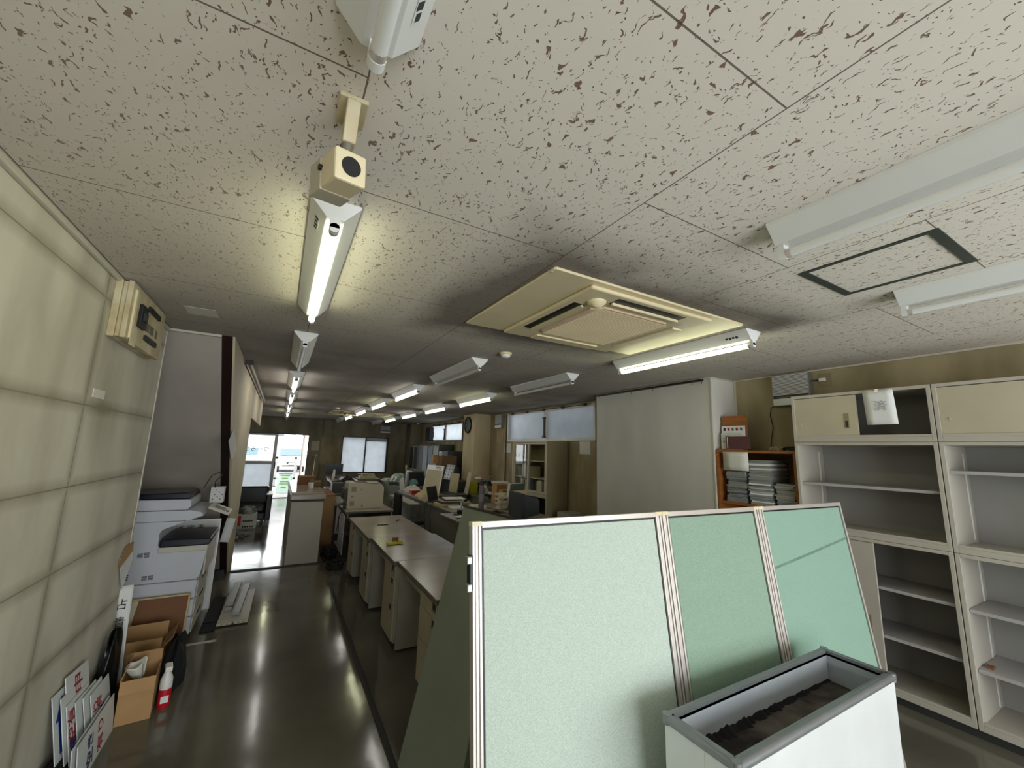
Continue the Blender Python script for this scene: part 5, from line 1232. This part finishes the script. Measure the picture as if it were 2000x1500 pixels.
rdesk(3.22, 5.72, 1.15, .48, 'grey-green desk under the leaning files')
for k in range(7): tag(B(None, 'paper_bundle', 'paper_old', (0, .20, 0, .15, 0, .035), bev=.003, loc=(3.24, 6.06 + .008 * k * (-1) ** k, .722 + .036 * k), rot=(0, 0, .06 * (-1) ** k)), 'small cream paper bundle, %s of the pile right of the brown file box' % ('lowest' if k == 0 else 'topmost' if k == 6 else ORD[k]), 'papers', 'paper bundles by the monitor')
t = T('low_box', 'small grey carton on the floor cabinet top behind the pale screen', 'box', (4.05, 5.25, 0)); B(t, 'stand', 'steel_side', (0, .34, 0, .45, 0, .60)); B(t, 'carton', 'steel_beige', (.02, .32, .06, .36, .60, .72))

# a little more of the litter on the right desks
t = T('telephone', 'beige desk telephone lying behind the folder pile', 'telephone', (2.84, 6.72, .722), .2)
B(t, 'base', 'printer', (0, .20, 0, .17, 0, .045), bev=.01); B(t, 'handset', 'printer', (.01, .055, -.01, .18, .05, .085), bev=.014); B(t, 'keypad', 'vent_grey', (.08, .17, .03, .14, .045, .049))
for k, (nm, mm, x, y, sx_, sy, sz, rz, lab, cat) in enumerate((
    ('magazine', 'cream_cover', 2.92, 7.00, .22, .28, .03, .2, 'cream magazine pile behind the desk telephone', 'magazines'),
    ('magazine', 'white_cover', 2.80, 6.18, .24, .30, .05, -.2, 'white magazine pile behind the hole punch', 'magazines'),
    ('clipboard', 'red', 2.78, 8.62, .16, .22, .012, .4, 'red clipboard lying right of the red box', 'clipboard'),
    ('pouch', 'black', 2.90, 7.52, .24, .30, .06, .3, 'black document pouch behind the open laptop', 'pouch'),
    ('envelope', 'cardboard', 2.84, 7.96, .24, .30, .02, -.3, 'brown envelope lying near the beige cloth heap', 'envelope'),
    ('tray', 'steel_dark', 2.50, 10.70, .26, .34, .07, .0, 'dark letter tray on the far right desks before the tower', 'tray'),
    ('notebook', 'blue_cover', 3.36, 4.50, .18, .25, .02, .3, 'slate blue notebook lying beside the charcoal monitor', 'notebook'),
    ('paper_stack', 'paper', 2.50, 6.30, .21, .26, .03, -.1, 'white paper stack between hole punch and folder pile', 'papers'),
    ('paper_stack', 'paper_old', 2.56, 8.45 + .5, .21, .10, .03, .1, 'yellowed paper strip stack before the white cloth heap', 'papers'),
    ('paper_stack', 'paper', 2.80, 12.3, .30, .30, .05, .1, 'white paper stack on the farthest right desk', 'papers'),
    ('paper_stack', 'paper_old', 2.85, 11.15, .05, .20, .04, .1, 'narrow yellowed paper stack before the plastic bag', 'papers'),
    ('paper_stack', 'paper_old', 1.02, 9.52, .08, .18, .05, .2, 'yellowed paper stack at the left edge of the coat desk', 'papers'))):
    tag(B(None, nm, mm, (0, sx_, 0, sy, 0, sz), bev=.003, loc=(x, y, .7215 if x > 2 else .716), rot=(0, 0, rz)), lab, cat)
for k, (y, lab) in enumerate(((6.98, 'black cord hanging down the front of the right desks below the folders'), (7.30, 'black cord hanging down the front of the right desks below the laptop'))):
    t = T('hanging_cable', lab, 'cord', (2.40, y, 0), 0)
    go(MB().tube([(.06, 0, .73), (.0, 0, .735), (-.014, .01, .70), (-.014, .03, .5), (-.014, -.02, .3), (-.014, .02, .02)], .005), 'cord', 'black', t)

for o in list(COL.objects):
    if o.name == 'leaflet':
        for k in range(5): B(o, 'printed_mark', ('ink', 'red', 'vent_grey', 'ink_red', 'vent_grey')[k], (4.1088, 4.110, 2.645 - .045 * k, 2.670 - .045 * k, 1.955, 1.985))
    if o.name == 'leaflet.001':
        for k in range(4): B(o, 'printed_line', 'vent_grey', (4.0838, 4.085, 2.60, 2.67, 1.90 - .022 * k, 1.906 - .022 * k))
